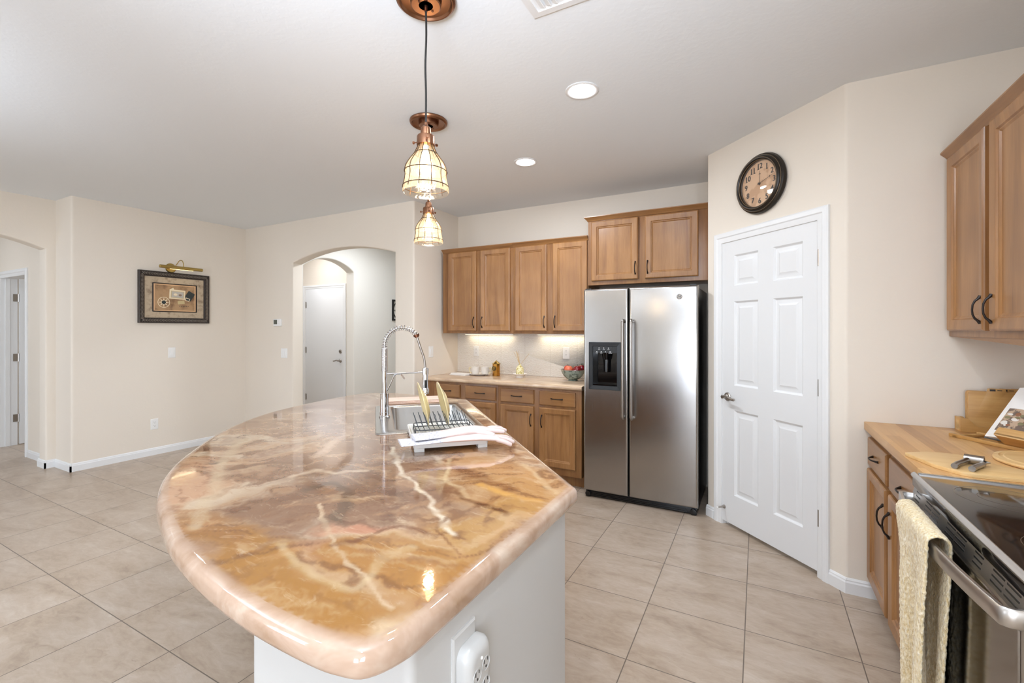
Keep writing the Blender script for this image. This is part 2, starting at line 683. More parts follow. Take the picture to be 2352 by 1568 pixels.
def text_mesh(txt, size, depth=0.0, bold=0.0, align='CENTER'):
    cu = bpy.data.curves.new('lettering', 'FONT')
    cu.body = txt
    cu.size = size
    cu.extrude = depth
    cu.offset = bold
    cu.align_x = align
    cu.align_y = 'CENTER'
    o = bpy.data.objects.new('lettering', cu)
    COL.objects.link(o)
    dg = bpy.context.evaluated_depsgraph_get()
    me = bpy.data.meshes.new_from_object(o.evaluated_get(dg))
    v = [tuple(p.co) for p in me.vertices]
    f = [tuple(p.vertices) for p in me.polygons]
    bpy.data.objects.remove(o)
    bpy.data.curves.remove(cu)
    bpy.data.meshes.remove(me)
    return v, f


WALLX = Matrix.Rotation(PI / 2, 4, 'X')       # text / lathe lying in XY turned to face -Y


def face_out(x, y, z, sx=1.0):
    """from a shape in XY with its face towards +Z to the wall-local frame facing -Y"""
    return Matrix.Translation((x, y, z)) @ WALLX


R_BACK, R_LEFT, R_RIGHT, R_DIAG = 0.0, PI / 2, -PI / 2, -PI / 4
H_CEIL = 2.743

# ================================================================== THE SETTING
struct(MB().box(-10.2, -4.7, -0.1, 1.35, 7.2, 0).build('floor', 'floor', smooth=False))
struct(MB().box(-10.2, -4.7, H_CEIL, 1.35, 7.2, H_CEIL + .1).build('ceiling', 'ceil', smooth=False))
ZB, ZT = 0.0, H_CEIL


def arch_poly(x0, x1, a, b, spring, apex, top=ZT, bot=ZB, n=22):
    """wall outline in XZ with a segmental arched opening from a to b"""
    mid, half, rise = (a + b) / 2, (b - a) / 2, apex - spring
    rad = (half * half + rise * rise) / (2 * rise)
    cz = apex - rad
    th = math.asin(half / rad)
    arc = [(mid + rad * math.sin(-th + 2 * th * i / n), cz + rad * math.cos(-th + 2 * th * i / n)) for i in range(n + 1)]
    return [(x0, bot), (a, bot)] + arc + [(b, bot), (x1, bot), (x1, top), (x0, top)]


def wall_from_xz(name, poly, thick, loc, rz, mat='wall', bev=0.016):
    mb = MB()
    mb.rings([[(x, 0, z) for x, z in poly], [(x, thick, z) for x, z in poly]])
    o = mb.build(name, mat, bev=0)
    # bullnose only on the arris of the opening and the free ends, never at floor and ceiling
    bm = bmesh.new()
    bm.from_mesh(o.data)
    es = []
    for e in bm.edges:
        a, b = e.verts
        if abs(a.co.y - b.co.y) > 1e-4 or len(e.link_faces) != 2:
            continue
        if (a.co.z > ZT - .01 and b.co.z > ZT - .01) or (a.co.z < .01 and b.co.z < .01):
            continue
        es.append(e)
    bmesh.ops.bevel(bm, geom=es, offset=bev, segments=4, profile=.5, affect='EDGES', clamp_overlap=True)
    bm.to_mesh(o.data)
    bm.free()
    o.data.polygons.foreach_set('use_smooth', [True] * len(o.data.polygons))
    o.data.set_sharp_from_angle(angle=math.radians(40))
    return struct(o, loc, rz)


# back wall and the short wing wall at the left end of the cabinets
struct(MB().box(-3.24, 4.45, ZB, 1.3, 4.57, ZT).build('wall_back', 'wall'))
wing = rounded([(-3.30, 3.66), (-3.12, 3.66), (-3.12, 4.46), (-3.24, 4.46), (-3.24, 3.80), (-3.30, 3.80)], [0, .022, 0, 0, 0, 0])
struct(MB().prism(wing, ZB, ZT).build('wall_wing', 'wall'))
# wall with the arched opening to the hall
wall_from_xz('wall_hall', arch_poly(-6.03, -3.285, -5.04, -3.38, 2.232, 2.352), 0.15, (0, 3.66, 0), 0)
# hall side wall with its own arch (faces +X): local x = world Y, local y = -X
wall_from_xz('wall_hall_side', arch_poly(3.72, 6.6, 3.825, 4.64, 2.225, 2.36), 0.16, (-5.05, 0, 0), R_LEFT, 'wall_pale')
struct(MB().box(-5.2, 6.5, ZB, -3.0, 6.6, ZT).build('wall_hall_end', 'wall_pale'))
struct(MB().box(-3.24, 4.57, ZB, -3.12, 6.6, ZT).build('wall_hall_right', 'wall_pale'))
struct(MB().box(-8.1, 4.95, ZB, -5.21, 5.05, ZT).build('wall_vestibule', 'wall'))
# wall with the picture, and the far arch left of it
struct(MB().prism(rounded([(-6.0, 1.91), (-6.0, 3.83), (-6.41, 3.83), (-6.41, 1.91)], [.022, 0, 0, 0]), ZB, ZT).build('wall_left', 'wall'))
wall_from_xz('wall_far_left', arch_poly(-4.6, 1.93, -.05, 1.835, 2.235, 2.40), 0.17, (-6.38, 0, 0), R_LEFT)
mb = MB()
mb.box(-7.195, 1.91, ZB, -6.39, 2.05, ZT)
mb.box(-8.02, 1.91, 2.045, -7.195, 2.05, ZT)
mb.box(-10.1, 1.91, ZB, -8.02, 2.05, ZT)
struct(mb.build('wall_far_hall', 'wall'))
struct(MB().box(-10.2, -4.7, ZB, -10.1, 7.1, ZT).build('wall_outer_left', 'wall'))
struct(MB().box(-10.1, 7.05, ZB, 1.3, 7.15, ZT).build('wall_outer_back', 'wall'))
# right wall, the end wall of the range counter and the closet (pantry) walls
mb = MB()
mb.box(1.145, -4.7, ZB, 1.265, -3.45, ZT)
mb.box(1.145, -1.55, ZB, 1.265, 3.14, ZT)
mb.box(1.145, -3.45, ZB, 1.265, -1.55, .8)
mb.box(1.145, -3.45, 2.2, 1.265, -1.55, ZT)
struct(mb.build('wall_right', 'wall'))
mb = MB()
for k in range(2):
    mb.rect_rings(-.95 + k * .95, k * .95, .8, 2.2, [(0, -.03), (0, .03), (.05, .03), (.05, -.03), (0, -.03)], cap1=False)
struct(mb.build('added_window_3', 'white'), (1.205, -2.5, 0), R_RIGHT)  # unseen side opening, added with its fill to brighten the left walls
end = rounded([(.3198, 3.1202), (.42, 3.02), (1.16, 3.02), (1.16, 3.14), (.47, 3.14), (.401, 3.2015)], [0, .035, 0, 0, 0, 0])
struct(MB().prism(end, ZB, ZT).build('wall_right_end', 'wall'))
end = rounded([(-.335, 4.46), (-.335, 3.775), (-.2289, 3.6689), (-.1476, 3.7502), (-.25, 3.86), (-.25, 4.46)], [0, .03, 0, 0, 0, 0])
struct(MB().prism(end, ZB, ZT).build('wall_pantry_side', 'wall'))
LP = 1.0677                                                    # length of the diagonal wall
struct(MB().box(.140, .0004, 2.05, .936, .115, ZT).build('wall_pantry', 'wall'), (-.335, 3.775, 0), R_DIAG)
# unseen wall behind the camera, glazed openings added for the daylight fills
mb = MB()
zs = [(0.15, 2.25, -.5, .95), (.25, 2.35, -8.55, -4.85)]
mb.box(-10.1, -4.6, 2.35, 1.2, -4.5, ZT)
mb.box(-10.1, -4.6, ZB, -8.55, -4.5, 2.35)
mb.box(-8.55, -4.6, ZB, -4.85, -4.5, .25)
mb.box(-4.85, -4.6, ZB, -.5, -4.5, 2.35)
mb.box(-.5, -4.6, ZB, .95, -4.5, .15)
mb.box(-.5, -4.6, 2.25, .95, -4.5, 2.35)
mb.box(.95, -4.6, ZB, 1.2, -4.5, 2.35)
struct(mb.build('wall_rear', 'wall'))
for i, (za, zb, xa, xb) in enumerate(zs):
    mb = MB()
    for k in range(2 if i == 0 else 3):
        w = (xb - xa) / (2 if i == 0 else 3)
        mb.rect_rings(xa + k * w, xa + (k + 1) * w, za, zb, [(0, -.03), (0, .03), (.05, .03), (.05, -.03), (0, -.03)], cap1=False)
    struct(mb.build('added_window_%d' % (i + 1), 'white'), (0, -4.55, 0))

# ---- baseboards
BBP = [(0, 0), (-.013, 0), (-.013, .058), (-.009, .066), (-.009, .072), (-.004, .080), (0, .082)]


def baseboard(name, x0, y0, x1, y1, ext0=0.0, ext1=0.0):
    """runs from (x0,y0) to (x1,y1); the room lies on its right-hand (local -Y) side"""
    d = Vector((x1 - x0, y1 - y0, 0))
    L = d.length
    mb = MB()
    mb.rings([[(-ext0, y, z) for y, z in BBP], [(L + ext1, y, z) for y, z in BBP]])
    return struct(mb.build(name, 'white', ang=25), (x0, y0, 0), math.atan2(d.y, d.x))


baseboard('baseboard_left', -6.0, 1.91, -6.0, 3.66, .013, 0)
baseboard('baseboard_left_return', -6.38, 1.91, -6.0, 1.91, 0, .013)
baseboard('baseboard_far_left_post', -6.38, 1.835, -6.38, 1.91, .013, 0)
baseboard('baseboard_far_left_jamb', -6.55, 1.835, -6.38, 1.835, .013, .013)
baseboard('baseboard_far_hall', -7.12, 1.91, -6.55, 1.91)
baseboard('baseboard_hall', -6.0, 3.66, -5.04, 3.66)
baseboard('baseboard_hall_right', -3.38, 3.66, -3.12, 3.66, 0, .013)
baseboard('baseboard_wing', -3.12, 3.66, -3.12, 3.83, .013, 0)
s2 = math.sqrt(.5)
baseboard('baseboard_pantry_left', -.335, 3.775, -.335 + .076 * s2, 3.775 - .076 * s2, .006, 0)
baseboard('baseboard_pantry_right', -.335 + .978 * s2, 3.775 - .978 * s2, .42, 3.02, 0, .006)
baseboard('baseboard_right_end', .42, 3.02, .56, 3.02, .006, 0)


# ---- door casings (flat profiled trim around a door)
def casing(name, x0, x1, top, w, loc, rz, proud=.018):
    """x0..x1 the outer width, standing on the floor"""
    prof = [(0, 0), (0, -proud * .7), (w * .12, -proud), (w * .45, -proud), (w * .55, -proud * .7), (w * .9, -proud * .55), (w, -proud * .4), (w, 0)]
    pts = [[(x0 + i, y, 0) for i, y in prof], [(x0 + i, y, top - i) for i, y in prof],
           [(x1 - i, y, top - i) for i, y in prof], [(x1 - i, y, 0) for i, y in prof]]
    return struct(MB().rings(pts).build(name, 'white', ang=20), loc, rz)


def hinge(parent, x, y, z):
    mb = MB()
    mb.box(x - .011, y - .003, z - .045, x - .001, y + .001, z + .045)
    mb.box(x + .001, y - .003, z - .045, x + .010, y + .001, z + .045)
    mb.tube([(x, y - .006, z - .048), (x, y - .006, z + .048)], .006, 8)
    return mb.build('hinge', 'nickel', parent)


def lever(parent, x, y, z, sgn, mat='nickel'):
    mb = MB()
    T = Matrix.Translation((x, y, z)) @ WALLX
    mb.lathe([(.0, 0), (.031, 0), (.031, .004), (.026, .010), (.016, .012), (.0125, .016), (.0115, .045), (.013, .05), (0, .052)], 24, xf=T)
    pts = [(x - sgn * .008, y - .047, z), (x + sgn * .015, y - .05, z + .006), (x + sgn * .045, y - .05, z + .006),
           (x + sgn * .075, y - .048, z - .004), (x + sgn * .1, y - .046, z - .008), (x + sgn * .112, y - .046, z - .004)]
    mb.tube(cat_rom(pts, 4), .0075, 8, flat=1.2)
    return mb.build('door_handle', mat, parent)


def six_panel(mb, x0, x1, z0, z1, t, cols, rows, prof):
    xs = sorted({x0, x1} | {c for p in cols for c in p})
    zs_ = sorted({z0, z1} | {c for p in rows for c in p})
    for i in range(len(xs) - 1):
        for j in range(len(zs_) - 1):
            if (xs[i], xs[i + 1]) in cols and (zs_[j], zs_[j + 1]) in rows:
                mb.rect_rings(xs[i], xs[i + 1], zs_[j], zs_[j + 1], prof)
            else:
                mb.add([(xs[i], 0, zs_[j]), (xs[i + 1], 0, zs_[j]), (xs[i + 1], 0, zs_[j + 1]), (xs[i], 0, zs_[j + 1])], [(0, 1, 2, 3)])
    mb.add([(x0, t, z0), (x1, t, z0), (x1, t, z1), (x0, t, z1)], [(3, 2, 1, 0)])
    for a, b in (((x0, z0), (x1, z0)), ((x1, z0), (x1, z1)), ((x1, z1), (x0, z1)), ((x0, z1), (x0, z0))):
        mb.add([(a[0], 0, a[1]), (b[0], 0, b[1]), (b[0], t, b[1]), (a[0], t, a[1])], [(0, 1, 2, 3)])


# door_1: the six panel pantry door in the diagonal wall
PANEL = [(0, 0), (.004, .003), (.010, .0105), (.014, .012), (.030, .010), (.048, .002)]
mb = MB()
six_panel(mb, .156, .920, .030, 2.043, .035, [(.266, .477), (.597, .808)],
          [(.24, .845), (1.02, 1.615), (1.725, 1.942)], PANEL)
d1 = struct(mb.build('door_1', 'door_white', ang=22), (-.335, 3.775, 0), R_DIAG)
for z in (1.827, 1.084, .34):
    hinge(d1, .914, 0, z)
lever(d1, .205, 0, .933, 1)
mb = MB()
T = Matrix.Translation((.172, 0, .13)) @ WALLX
mb.lathe([(.0, 0), (.013, 0), (.012, .006), (.006, .016), (.0045, .06), (.0, .06)], 14, xf=T)
mb.lathe([(.0, .058), (.008, .058), (.008, .07), (.0, .072)], 14, mi=1, xf=T)
mb.build('door_stop', ['nickel', 'plastic'], d1)
casing('trim_2', .079, .977, 2.115, .072, (-.335, 3.775, 0), R_DIAG)
mb = MB()
mb.box(.150, .0, 0, .155, .115, 2.047)
mb.box(.921, .0, 0, .926, .115, 2.047)
mb.box(.150, .0, 2.044, .926, .115, 2.05)
mb.box(.155, .036, 0, .168, .05, 2.044)
mb.box(.908, .036, 0, .921, .05, 2.044)
struct(mb.build('trim_3', 'white'), (-.335, 3.775, 0), R_DIAG)

# door_2: flat white door at the end of the hall
mb = MB()
mb.box(-6.478, -.006, .012, -5.605, .0, 2.062)
d2 = struct(mb.build('door_2', 'door_white', bev=.0015), (0, 4.95, 0), 0)
for z in (1.811, 1.081, .322):
    hinge(d2, -6.470, -.006, z)
lever(d2, -5.672, -.006, .93, -1)
mb = MB()
mb.lathe([(.0, 0), (.031, 0), (.031, .006), (.024, .012), (.020, .013), (.018, .009), (0, .009)], 20, xf=face_out(-5.672, -.006, 1.072))
mb.box(-5.677, -.016, 1.06, -5.667, -.014, 1.084, 1)
mb.build('deadbolt', ['nickel', 'slot'], d2)
casing('trim_4', -6.535, -5.553, 2.118, .055, (0, 4.95, 0), 0)

# door_3: the door standing open in the far hall
mb = MB()
mb.box(-8.008, 2.062, .012, -7.972, 2.86, 2.035)
d3 = struct(mb.build('door_3', 'door_white', bev=.0015))
for z in (1.80, 1.07, .33):
    mb = MB()
    mb.box(-7.999, 2.012, z - .045, -7.996, 2.054, z + .045)
    mb.tube([(-7.992, 2.056, z - .048), (-7.992, 2.056, z + .048)], .007, 8)
    mb.build('hinge', 'nickel', d3)
mb = MB()
mb.box(-8.02, 1.905, 0, -8.0, 2.05, 2.045)
mb.box(-7.215, 1.905, 0, -7.195, 2.05, 2.045)
mb.box(-8.0, 1.905, 2.028, -7.215, 2.05, 2.045)
mb.box(-8.0, 1.945, 0, -7.988, 1.985, 2.03)
struct(mb.build('trim_5', 'white'))
casing('trim_6', -8.095, -7.135, 2.10, .075, (0, 1.91, 0), 0)

# ================================================================== CABINETS
PULL_PROF = [(.058, -.002, .0062), (.053, -.004, .0066), (.045, -.010, .0052), (.036, -.019, .0042), (.020, -.0255, .0038),
             (0, -.027, .0037)]


def pull(parent, x, y, z, vertical=True):
    """bow pull with flattened bulb feet"""
    pr = PULL_PROF + [(-a, b, c) for a, b, c in PULL_PROF[-2::-1]]
    pts = [(x, y + b, z + a) if vertical else (x + a, y + b, z) for a, b, c in pr]
    mb = MB()
    mb.tube(pts, [c for a, b, c in pr], 8)
    return mb.build('handle', 'bronze', parent)


DOORP = [(0, 0), (0, -.014), (.002, -.0185), (.009, -.0220), (.046, -.0180), (.050, -.0170), (.055, -.0105), (.060, -.0100), (.068, -.0045)]
SLAB = [(0, 0), (0, -.012), (.002, -.0155), (.009, -.0185), (.013, -.0185)]


def cab_door(parent, x0, x1, z0, z1, hx, hz):
    mb = MB()
    mb.rect_rings(x0, x1, z0, z1, DOORP[:7], mi=0, cap0=True, cap1=False)
    mb.rect_rings(x0, x1, z0, z1, DOORP[6:], mi=0)
    o = mb.build('door', 'maple', parent, ang=14)
    pull(o, hx, -.0185, hz)
    return o


def cab_drawer(parent, x0, x1, z0, z1):
    mb = MB()
    mb.rect_rings(x0, x1, z0, z1, SLAB, cap0=True)
    o = mb.build('drawer', 'maple_x', parent, ang=20)
    pull(o, (x0 + x1) / 2, -.0175, (z0 + z1) / 2, False)
    return o


def crown(parent, x0, x1, z, d, ends=(0, 0)):
    """stepped crown moulding on the front (and the exposed ends) of an upper cabinet, z is its foot"""
    prof = [(.0, 0), (-.006, .002), (-.010, .010), (-.016, .018), (-.030, .032), (-.034, .036), (-.034, .043), (0, .043)]
    rs = []
    if ends[0]:
        rs.append([(x0 + y, d, z + h) for y, h in prof])
    rs.append([(x0 + (y if ends[0] else 0), y, z + h) for y, h in prof])
    rs.append([(x1 - (y if ends[1] else 0), y, z + h) for y, h in prof])
    if ends[1]:
        rs.append([(x1 - y, d, z + h) for y, h in prof])
    mb = MB()
    mb.rings(rs)
    return mb.build('crown_moulding', 'maple_x', parent, ang=25)


# ---- wall cabinets on the back wall (faces at Y = 4.10, carcass to the wall)
YU, DU = 4.10, .348
cA = thing('upper_cabinet', 'brown two-door wall cabinet at the left end of the back wall, above the mugs', 'cabinet', (-3.078, YU, 0), 0)
MB().box(0, 0, 1.372, .884, DU, 2.262).build('carcass', 'maple_edge', cA, bev=.0015)
cab_door(cA, .076, .442, 1.398, 2.25, .418, 1.49)
cab_door(cA, .497, .853, 1.398, 2.25, .521, 1.49)
crown(cA, 0, .884, 2.250, DU)
cB = thing('upper_cabinet', 'brown two-door wall cabinet above the fruit bowl, left of the fridge cabinet', 'cabinet', (-2.194, YU, 0), 0)
MB().box(0, 0, 1.372, .796, DU, 2.262).build('carcass', 'maple_edge', cB, bev=.0015)
cab_door(cB, .028, .378, 1.398, 2.25, .354, 1.49)
cab_door(cB, .442, .790, 1.398, 2.25, .466, 1.49)
crown(cB, 0, .796, 2.250, DU)
cF = thing('upper_cabinet', 'short wide wall cabinet mounted above the stainless fridge', 'cabinet', (-1.396, YU - .004, 0), 0)
MB().box(0, 0, 1.826, 1.058, DU + .004, 2.432).build('carcass', 'maple_edge', cF, bev=.0015)
cab_door(cF, .034, .464, 1.862, 2.412, .440, 1.962)
cab_door(cF, .524, .961, 1.862, 2.412, .548, 1.962)
crown(cF, 0, 1.058, 2.418, DU + .004, (1, 0))

# ---- base cabinets on the back wall
YB = 3.83


def base_unit(name, label, loc, rz, w, d, top, splits, z_dr, z_do, toe=.1, end_right=False):
    c = thing(name, label, 'cabinet', loc, rz)
    mb = MB()
    mb.box(0, 0, toe, w, d, top)
    mb.box(0, .07, 0, w, d, toe)
    mb.build('carcass', 'maple_edge', c, bev=.0012)
    for k, (x0, x1) in enumerate(splits):
        cab_drawer(c, x0, x1, *z_dr)
        hx = x1 - .027 if k == 0 else x0 + .027
        cab_door(c, x0, x1, *z_do, hx, z_do[1] - .125)
    return c


base_unit('base_cabinet', 'brown base cabinet under the back counter at its left end, half hidden behind the island',
          (-3.10, YB, 0), 0, .886, .61, .874, [(.118, .444), (.508, .864)], (.722, .852), (.165, .70))
base_unit('base_cabinet', 'brown base cabinet under the back counter, standing right next to the fridge',
          (-2.212, YB, 0), 0, .846, .61, .874, [(.030, .384), (.441, .794)], (.722, .852), (.165, .70))

# ---- back counter: poured top with a round nose
mb = MB()
nose = [(.02, .876), (.006, .880), (0, .889), (0, .902), (.005, .911), (.014, .915), (.66, .915), (.66, .876)]
mb.rings([[(-3.122, 3.79 + y, z) for y, z in nose], [(-1.352, 3.79 + y, z) for y, z in nose]])
tag(mb.build('back_countertop', 'epoxy_back', ang=50), 'glossy tan poured countertop running along the back wall beside the fridge', 'countertop')
# ---- wavy tile backsplash
mb = MB()
mb.box(-3.12, 4.438, .9155, -1.35, 4.4495, 1.371)
mb.box(-3.12, 4.428, .9155, -1.35, 4.438, .928)
bs = struct(mb.build('backsplash', 'splash', bev=.001))
bs['label'] = 'pale wavy textured tile backsplash under the back wall cabinets'
bs['category'] = 'backsplash'

# ---- warm light bars under the two wall cabinets
for i, (x0, x1, lab) in enumerate([(-2.98, -2.35, 'warm light bar under the left wall cabinet above the mugs'),
                                    (-2.06, -1.48, 'warm light bar under the middle wall cabinet above the fruit bowl')]):
    t = thing('light_bar', lab, 'light', (x0, 4.39, 1.3715), 0, 'light bars under the cabinets')
    MB().box(0, -.016, -.014, x1 - x0, .016, 0).build('housing', 'plastic', t, bev=.002)
    MB().box(.01, -.012, -.0165, x1 - x0 - .01, .012, -.0142).build('diffuser', 'strip_lamp', t)
    area('light_bar_glow', ((x0 + x1) / 2, 4.385, 1.352), (0, 0, 0), x1 - x0 - .06, .02, .5, (1, .86, .62))

# ---- right-hand run: base cabinet, butcher block, wall cabinet (all face -X)
XR = .527
cR = thing('base_cabinet', 'brown base cabinet with two drawers and two doors under the butcher block counter', 'cabinet', (XR, 3.016, 0), R_RIGHT)
mb = MB()
mb.box(0, 0, .10, .975, .60, .888)
mb.box(0, .065, 0, .975, .60, .10)
mb.build('carcass', 'maple_edge', cR, bev=.0012)
for k, (x0, x1) in enumerate([(.012, .398), (.452, .965)]):
    cab_drawer(cR, x0, x1, .708, .852)
    cab_door(cR, x0, x1, .112, .690, x1 - .027 if k == 0 else x0 + .027, .56)
mb = MB()
mb.box(.497, 2.036, .889, 1.140, 3.018, .930)
tag(mb.build('butcher_block_countertop', 'butcher', bev=.003), 'butcher block countertop over the right base cabinet, beside the range', 'countertop')

XU = .836
cU = thing('upper_cabinet', 'tall brown wall cabinet high on the right wall above the butcher block', 'cabinet', (XU, 3.018, 0), R_RIGHT)
mb = MB()
mb.box(0, 0, 1.384, .90, .305, 2.268)
mb.build('carcass', 'maple_edge', cU, bev=.0015)
cab_door(cU, .036, .448, 1.412, 2.252, .422, 1.50)
cab_door(cU, .500, .885, 1.412, 2.252, .526, 1.50)
crown(cU, 0, .90, 2.252, .305)
mb = MB()
mb.add([(.0, .004, 1.384), (.90, .004, 1.384), (.90, .004, 1.352), (.0, .004, 1.383),
        (.0, .022, 1.384), (.90, .022, 1.384), (.90, .022, 1.352), (.0, .022, 1.383)],
       [(0, 1, 2, 3), (7, 6, 5, 4), (0, 4, 5, 1), (1, 5, 6, 2), (2, 6, 7, 3), (3, 7, 4, 0)])
mb.build('light_rail', 'maple_x', cU)

# ================================================================== FRIDGE
fr = thing('refrigerator', 'stainless side-by-side refrigerator with black ice and water dispenser', 'refrigerator', (-1.300, 3.69, 0), 0)
MB().box(.004, .085, .03, .898, .735, 1.742).build('body', 'black', fr, bev=.006)


def fridge_door(name, x0, x1, z0, z1, hole=None):
    mb = MB()
    prof = [(0, .075), (0, .016), (.003, .007), (.009, .002), (.018, 0)]
    r = mb.rect_rings(x0, x1, z0, z1, prof, cap0=True, cap1=hole is None)
    if hole:
        a, b, c, d = x0 + .018, x1 - .018, z0 + .018, z1 - .018
        xs, zz = [a, hole[0], hole[1], b], [c, hole[2], hole[3], d]
        for i in range(3):
            for j in range(3):
                if i == 1 and j == 1:
                    continue
                mb.add([(xs[i], 0, zz[j]), (xs[i + 1], 0, zz[j]), (xs[i + 1], 0, zz[j + 1]), (xs[i], 0, zz[j + 1])], [(0, 1, 2, 3)])
    return mb.build(name, 'steel', fr, ang=50)


DX0, DX1, DZ0, DZ1 = .049, .323, .915, 1.312
dl = fridge_door('door', 0, .376, .06, 1.752, (DX0 + .01, DX1 - .01, DZ0 + .01, DZ1 - .01))
dr = fridge_door('door', .384, .905, .06, 1.752)


def fridge_handle(par, x, sgn):
    pts = [(x + sgn * .004, .0, 1.478), (x + sgn * .002, -.028, 1.490), (x, -.046, 1.474), (x, -.052, 1.44), (x, -.052, 1.1), (x, -.052, .75), (x, -.046, .716), (x + sgn * .002, -.028, .70), (x + sgn * .004, .0, .712)]
    mb = MB()
    mb.tube(cat_rom(pts, 5), .0125, 12)
    mb.build('handle', 'nickel', par)


fridge_handle(dl, .345, 1)
fridge_handle(dr, .413, -1)
dp = MB()
dp.rect_rings(DX0, DX1, DZ0, DZ1, [(0, .004), (0, -.006), (.003, -.009), (.034, -.006), (.036, -.002), (.036, .0)], r=.008, cap1=False)
dp.box(DX0 + .036, -.001, 1.222, DX1 - .036, .03, DZ1 - .034)
dp = dp.build('dispenser', 'darkgrey', dl, ang=30)
cv = MB()
a, b, c, d = DX0 + .034, DX1 - .034, DZ0 + .034, 1.224
cv.add([(a, 0, c), (b, 0, c), (b, 0, d), (a, 0, d), (a, .07, c + .01), (b, .07, c + .01), (b, .07, d), (a, .07, d)],
       [(4, 5, 6, 7), (0, 1, 5, 4), (1, 2, 6, 5), (2, 3, 7, 6), (3, 0, 4, 7)])
cv.tube([(.187, .03, 1.222), (.187, .03, 1.165)], [.036, .026], 16)
cv.tube([(.187, .058, 1.19), (.187, .05, 1.06)], [.03, .024], 12)
cv.box(a + .004, -.006, c + .002, b - .004, .06, c + .012)
cv.build('dispenser_well', 'blackgloss', dl, bev=0)
MB().tube([(.187, .024, 1.20), (.187, .02, 1.165)], .008, 10).build('spigot', 'steel', dl)
bt = MB()
pill = rounded([(.106, 1.246), (.250, 1.246), (.250, 1.276), (.106, 1.276)], .015, 5)
bt.rings([[(x, -.002, z) for x, z in pill], [(x, -.004, z) for x, z in pill]], mi=0)
for i, x in enumerate((.138, .178, .218)):
    bt.lathe([(0, 0), (.0075, 0), (.0075, .002), (0, .002)], 14, 1, face_out(x, -.004, 1.263))
    bt.lathe([(0, 0), (.0042, 0), (.0042, .001), (0, .001)], 10, 2, face_out(x, -.006, 1.262))
    bt.box(x - .008, -.0052, 1.2495, x + .008, -.004, 1.2515, 2)
bt.build('button_row', ['darkgrey', 'black', 'white'], dl)
b2 = MB()
for x, w in ((.118, .010), (.156, .010), (.192, .008), (.232, .015)):
    b2.lathe([(0, 0), (.0095, 0), (.0095, .0012), (0, .0012)], 14, 0, face_out(x, -.002, 1.2305) @ Matrix.Diagonal((1.2 if w > .012 else 1, .8, 1, 1)))
    b2.box(x - w * .45, -.0042, 1.2275, x + w * .45, -.0032, 1.2335, 1)
    b2.box(x - w, -.0032, 1.2190, x + w, -.002, 1.2212, 1)
b2.build('label_row', ['darkgrey', 'white'], dl)
bd = MB()
T = face_out(.772, 0, 1.668)
bd.lathe([(0, 0), (.0205, 0), (.0205, .003), (.0175, .0045), (.0165, .003), (0, .003)], 28, 0, T)
v, f = text_mesh('GE', .019, .0008, .0006)
bd.add([(p[0], p[1], p[2] + .0036) for p in v], f, 1, T)
for s_ in (0, PI / 2, PI, 3 * PI / 2):
    pts = [(.0135 * math.cos(s_ + k * .25), .0135 * math.sin(s_ + k * .25), .0036) for k in range(5)]
    bd.tube(pts, .0009, 6, 1, T)
bd.build('badge', ['chrome', 'darkgrey'], dr)
gr = MB()
gr.box(.012, .03, .008, .893, .085, .056)
gr.lathe([(0, 0), (.022, 0), (.022, .02), (0, .02)], 16, xf=face_out(.035, .03, .030))
gr.lathe([(0, 0), (.022, 0), (.022, .02), (0, .02)], 16, xf=face_out(.870, .03, .030))
for k in range(3):
    gr.box(.08, .024, .014 + k * .013, .82, .031, .021 + k * .013)
gr.box(.01, .03, 0, .05, .3, .012)
gr.box(.85, .03, 0, .89, .3, .012)
gr.build('base_grille', 'black', fr, bev=.001)
for xa in (.01, .84):
    MB().box(xa, .02, 1.7425, xa + .052, .11, 1.762).build('hinge_cover', 'black', fr, bev=.004)

# ================================================================== RANGE
rg = thing('range', 'stainless slide-in electric range with black glass cooktop beside the butcher block', 'range', (.464, 2.032, 0), R_RIGHT)
W = .762
MB().box(.002, .030, .012, W - .002, .64, .905).build('body', 'steel_range', rg, bev=.002)
ck = MB()
trim = [(.001, .915), (-.001, .921), (.003, .9275), (.009, .931), (.013, .929), (.013, .912)]
ck.rings([[(0, y, z) for y, z in trim], [(W, y, z) for y, z in trim]])
ck.box(0, .018, .905, .012, .64, .929)
ck.box(W - .012, .018, .905, W, .64, .929)
ck.build('cooktop_trim', 'steel_range', rg, ang=50)
MB().box(.013, .0135, .905, W - .013, .64, .9275).build('cooktop', 'blackgloss', rg, bev=.0015)
for x, y, r in ((.195, .17, .112), (.195, .17, .062), (.195, .46, .085), (.565, .17, .10), (.565, .46, .115), (.565, .46, .07)):
    n = 56
    br = MB()
    br.rings([[(x + q * math.cos(2 * PI * i / n), y + q * math.sin(2 * PI * i / n), .9278) for i in range(n)] for q in (r, r - .0016)], False, False)
    br.build('burner_mark', 'nickel', rg)
MB().box(.0, .004, .8845, W, .03, .9145).build('glass_fascia', 'blackgloss', rg, bev=.001)
od = MB()
od.box(.0, 0, .135, W, .03, .838)
od.add([(0, 0, .838), (W, 0, .838), (W, .010, .8825), (0, .010, .8825), (0, .03, .838), (W, .03, .838), (W, .03, .8825), (0, .03, .8825)],
       [(0, 1, 2, 3), (7, 6, 5, 4), (0, 3, 7, 4), (1, 5, 6, 2), (3, 2, 6, 7)], 0)
odo = od.build('oven_door', ['steel_range'], rg, smooth=False)
MB().rect_rings(.02, W - .02, .15, .828, [(0, -.0002), (.002, -.003), (.01, -.004)], r=.012, cap0=True).build('door_glass', 'steel_door', odo)
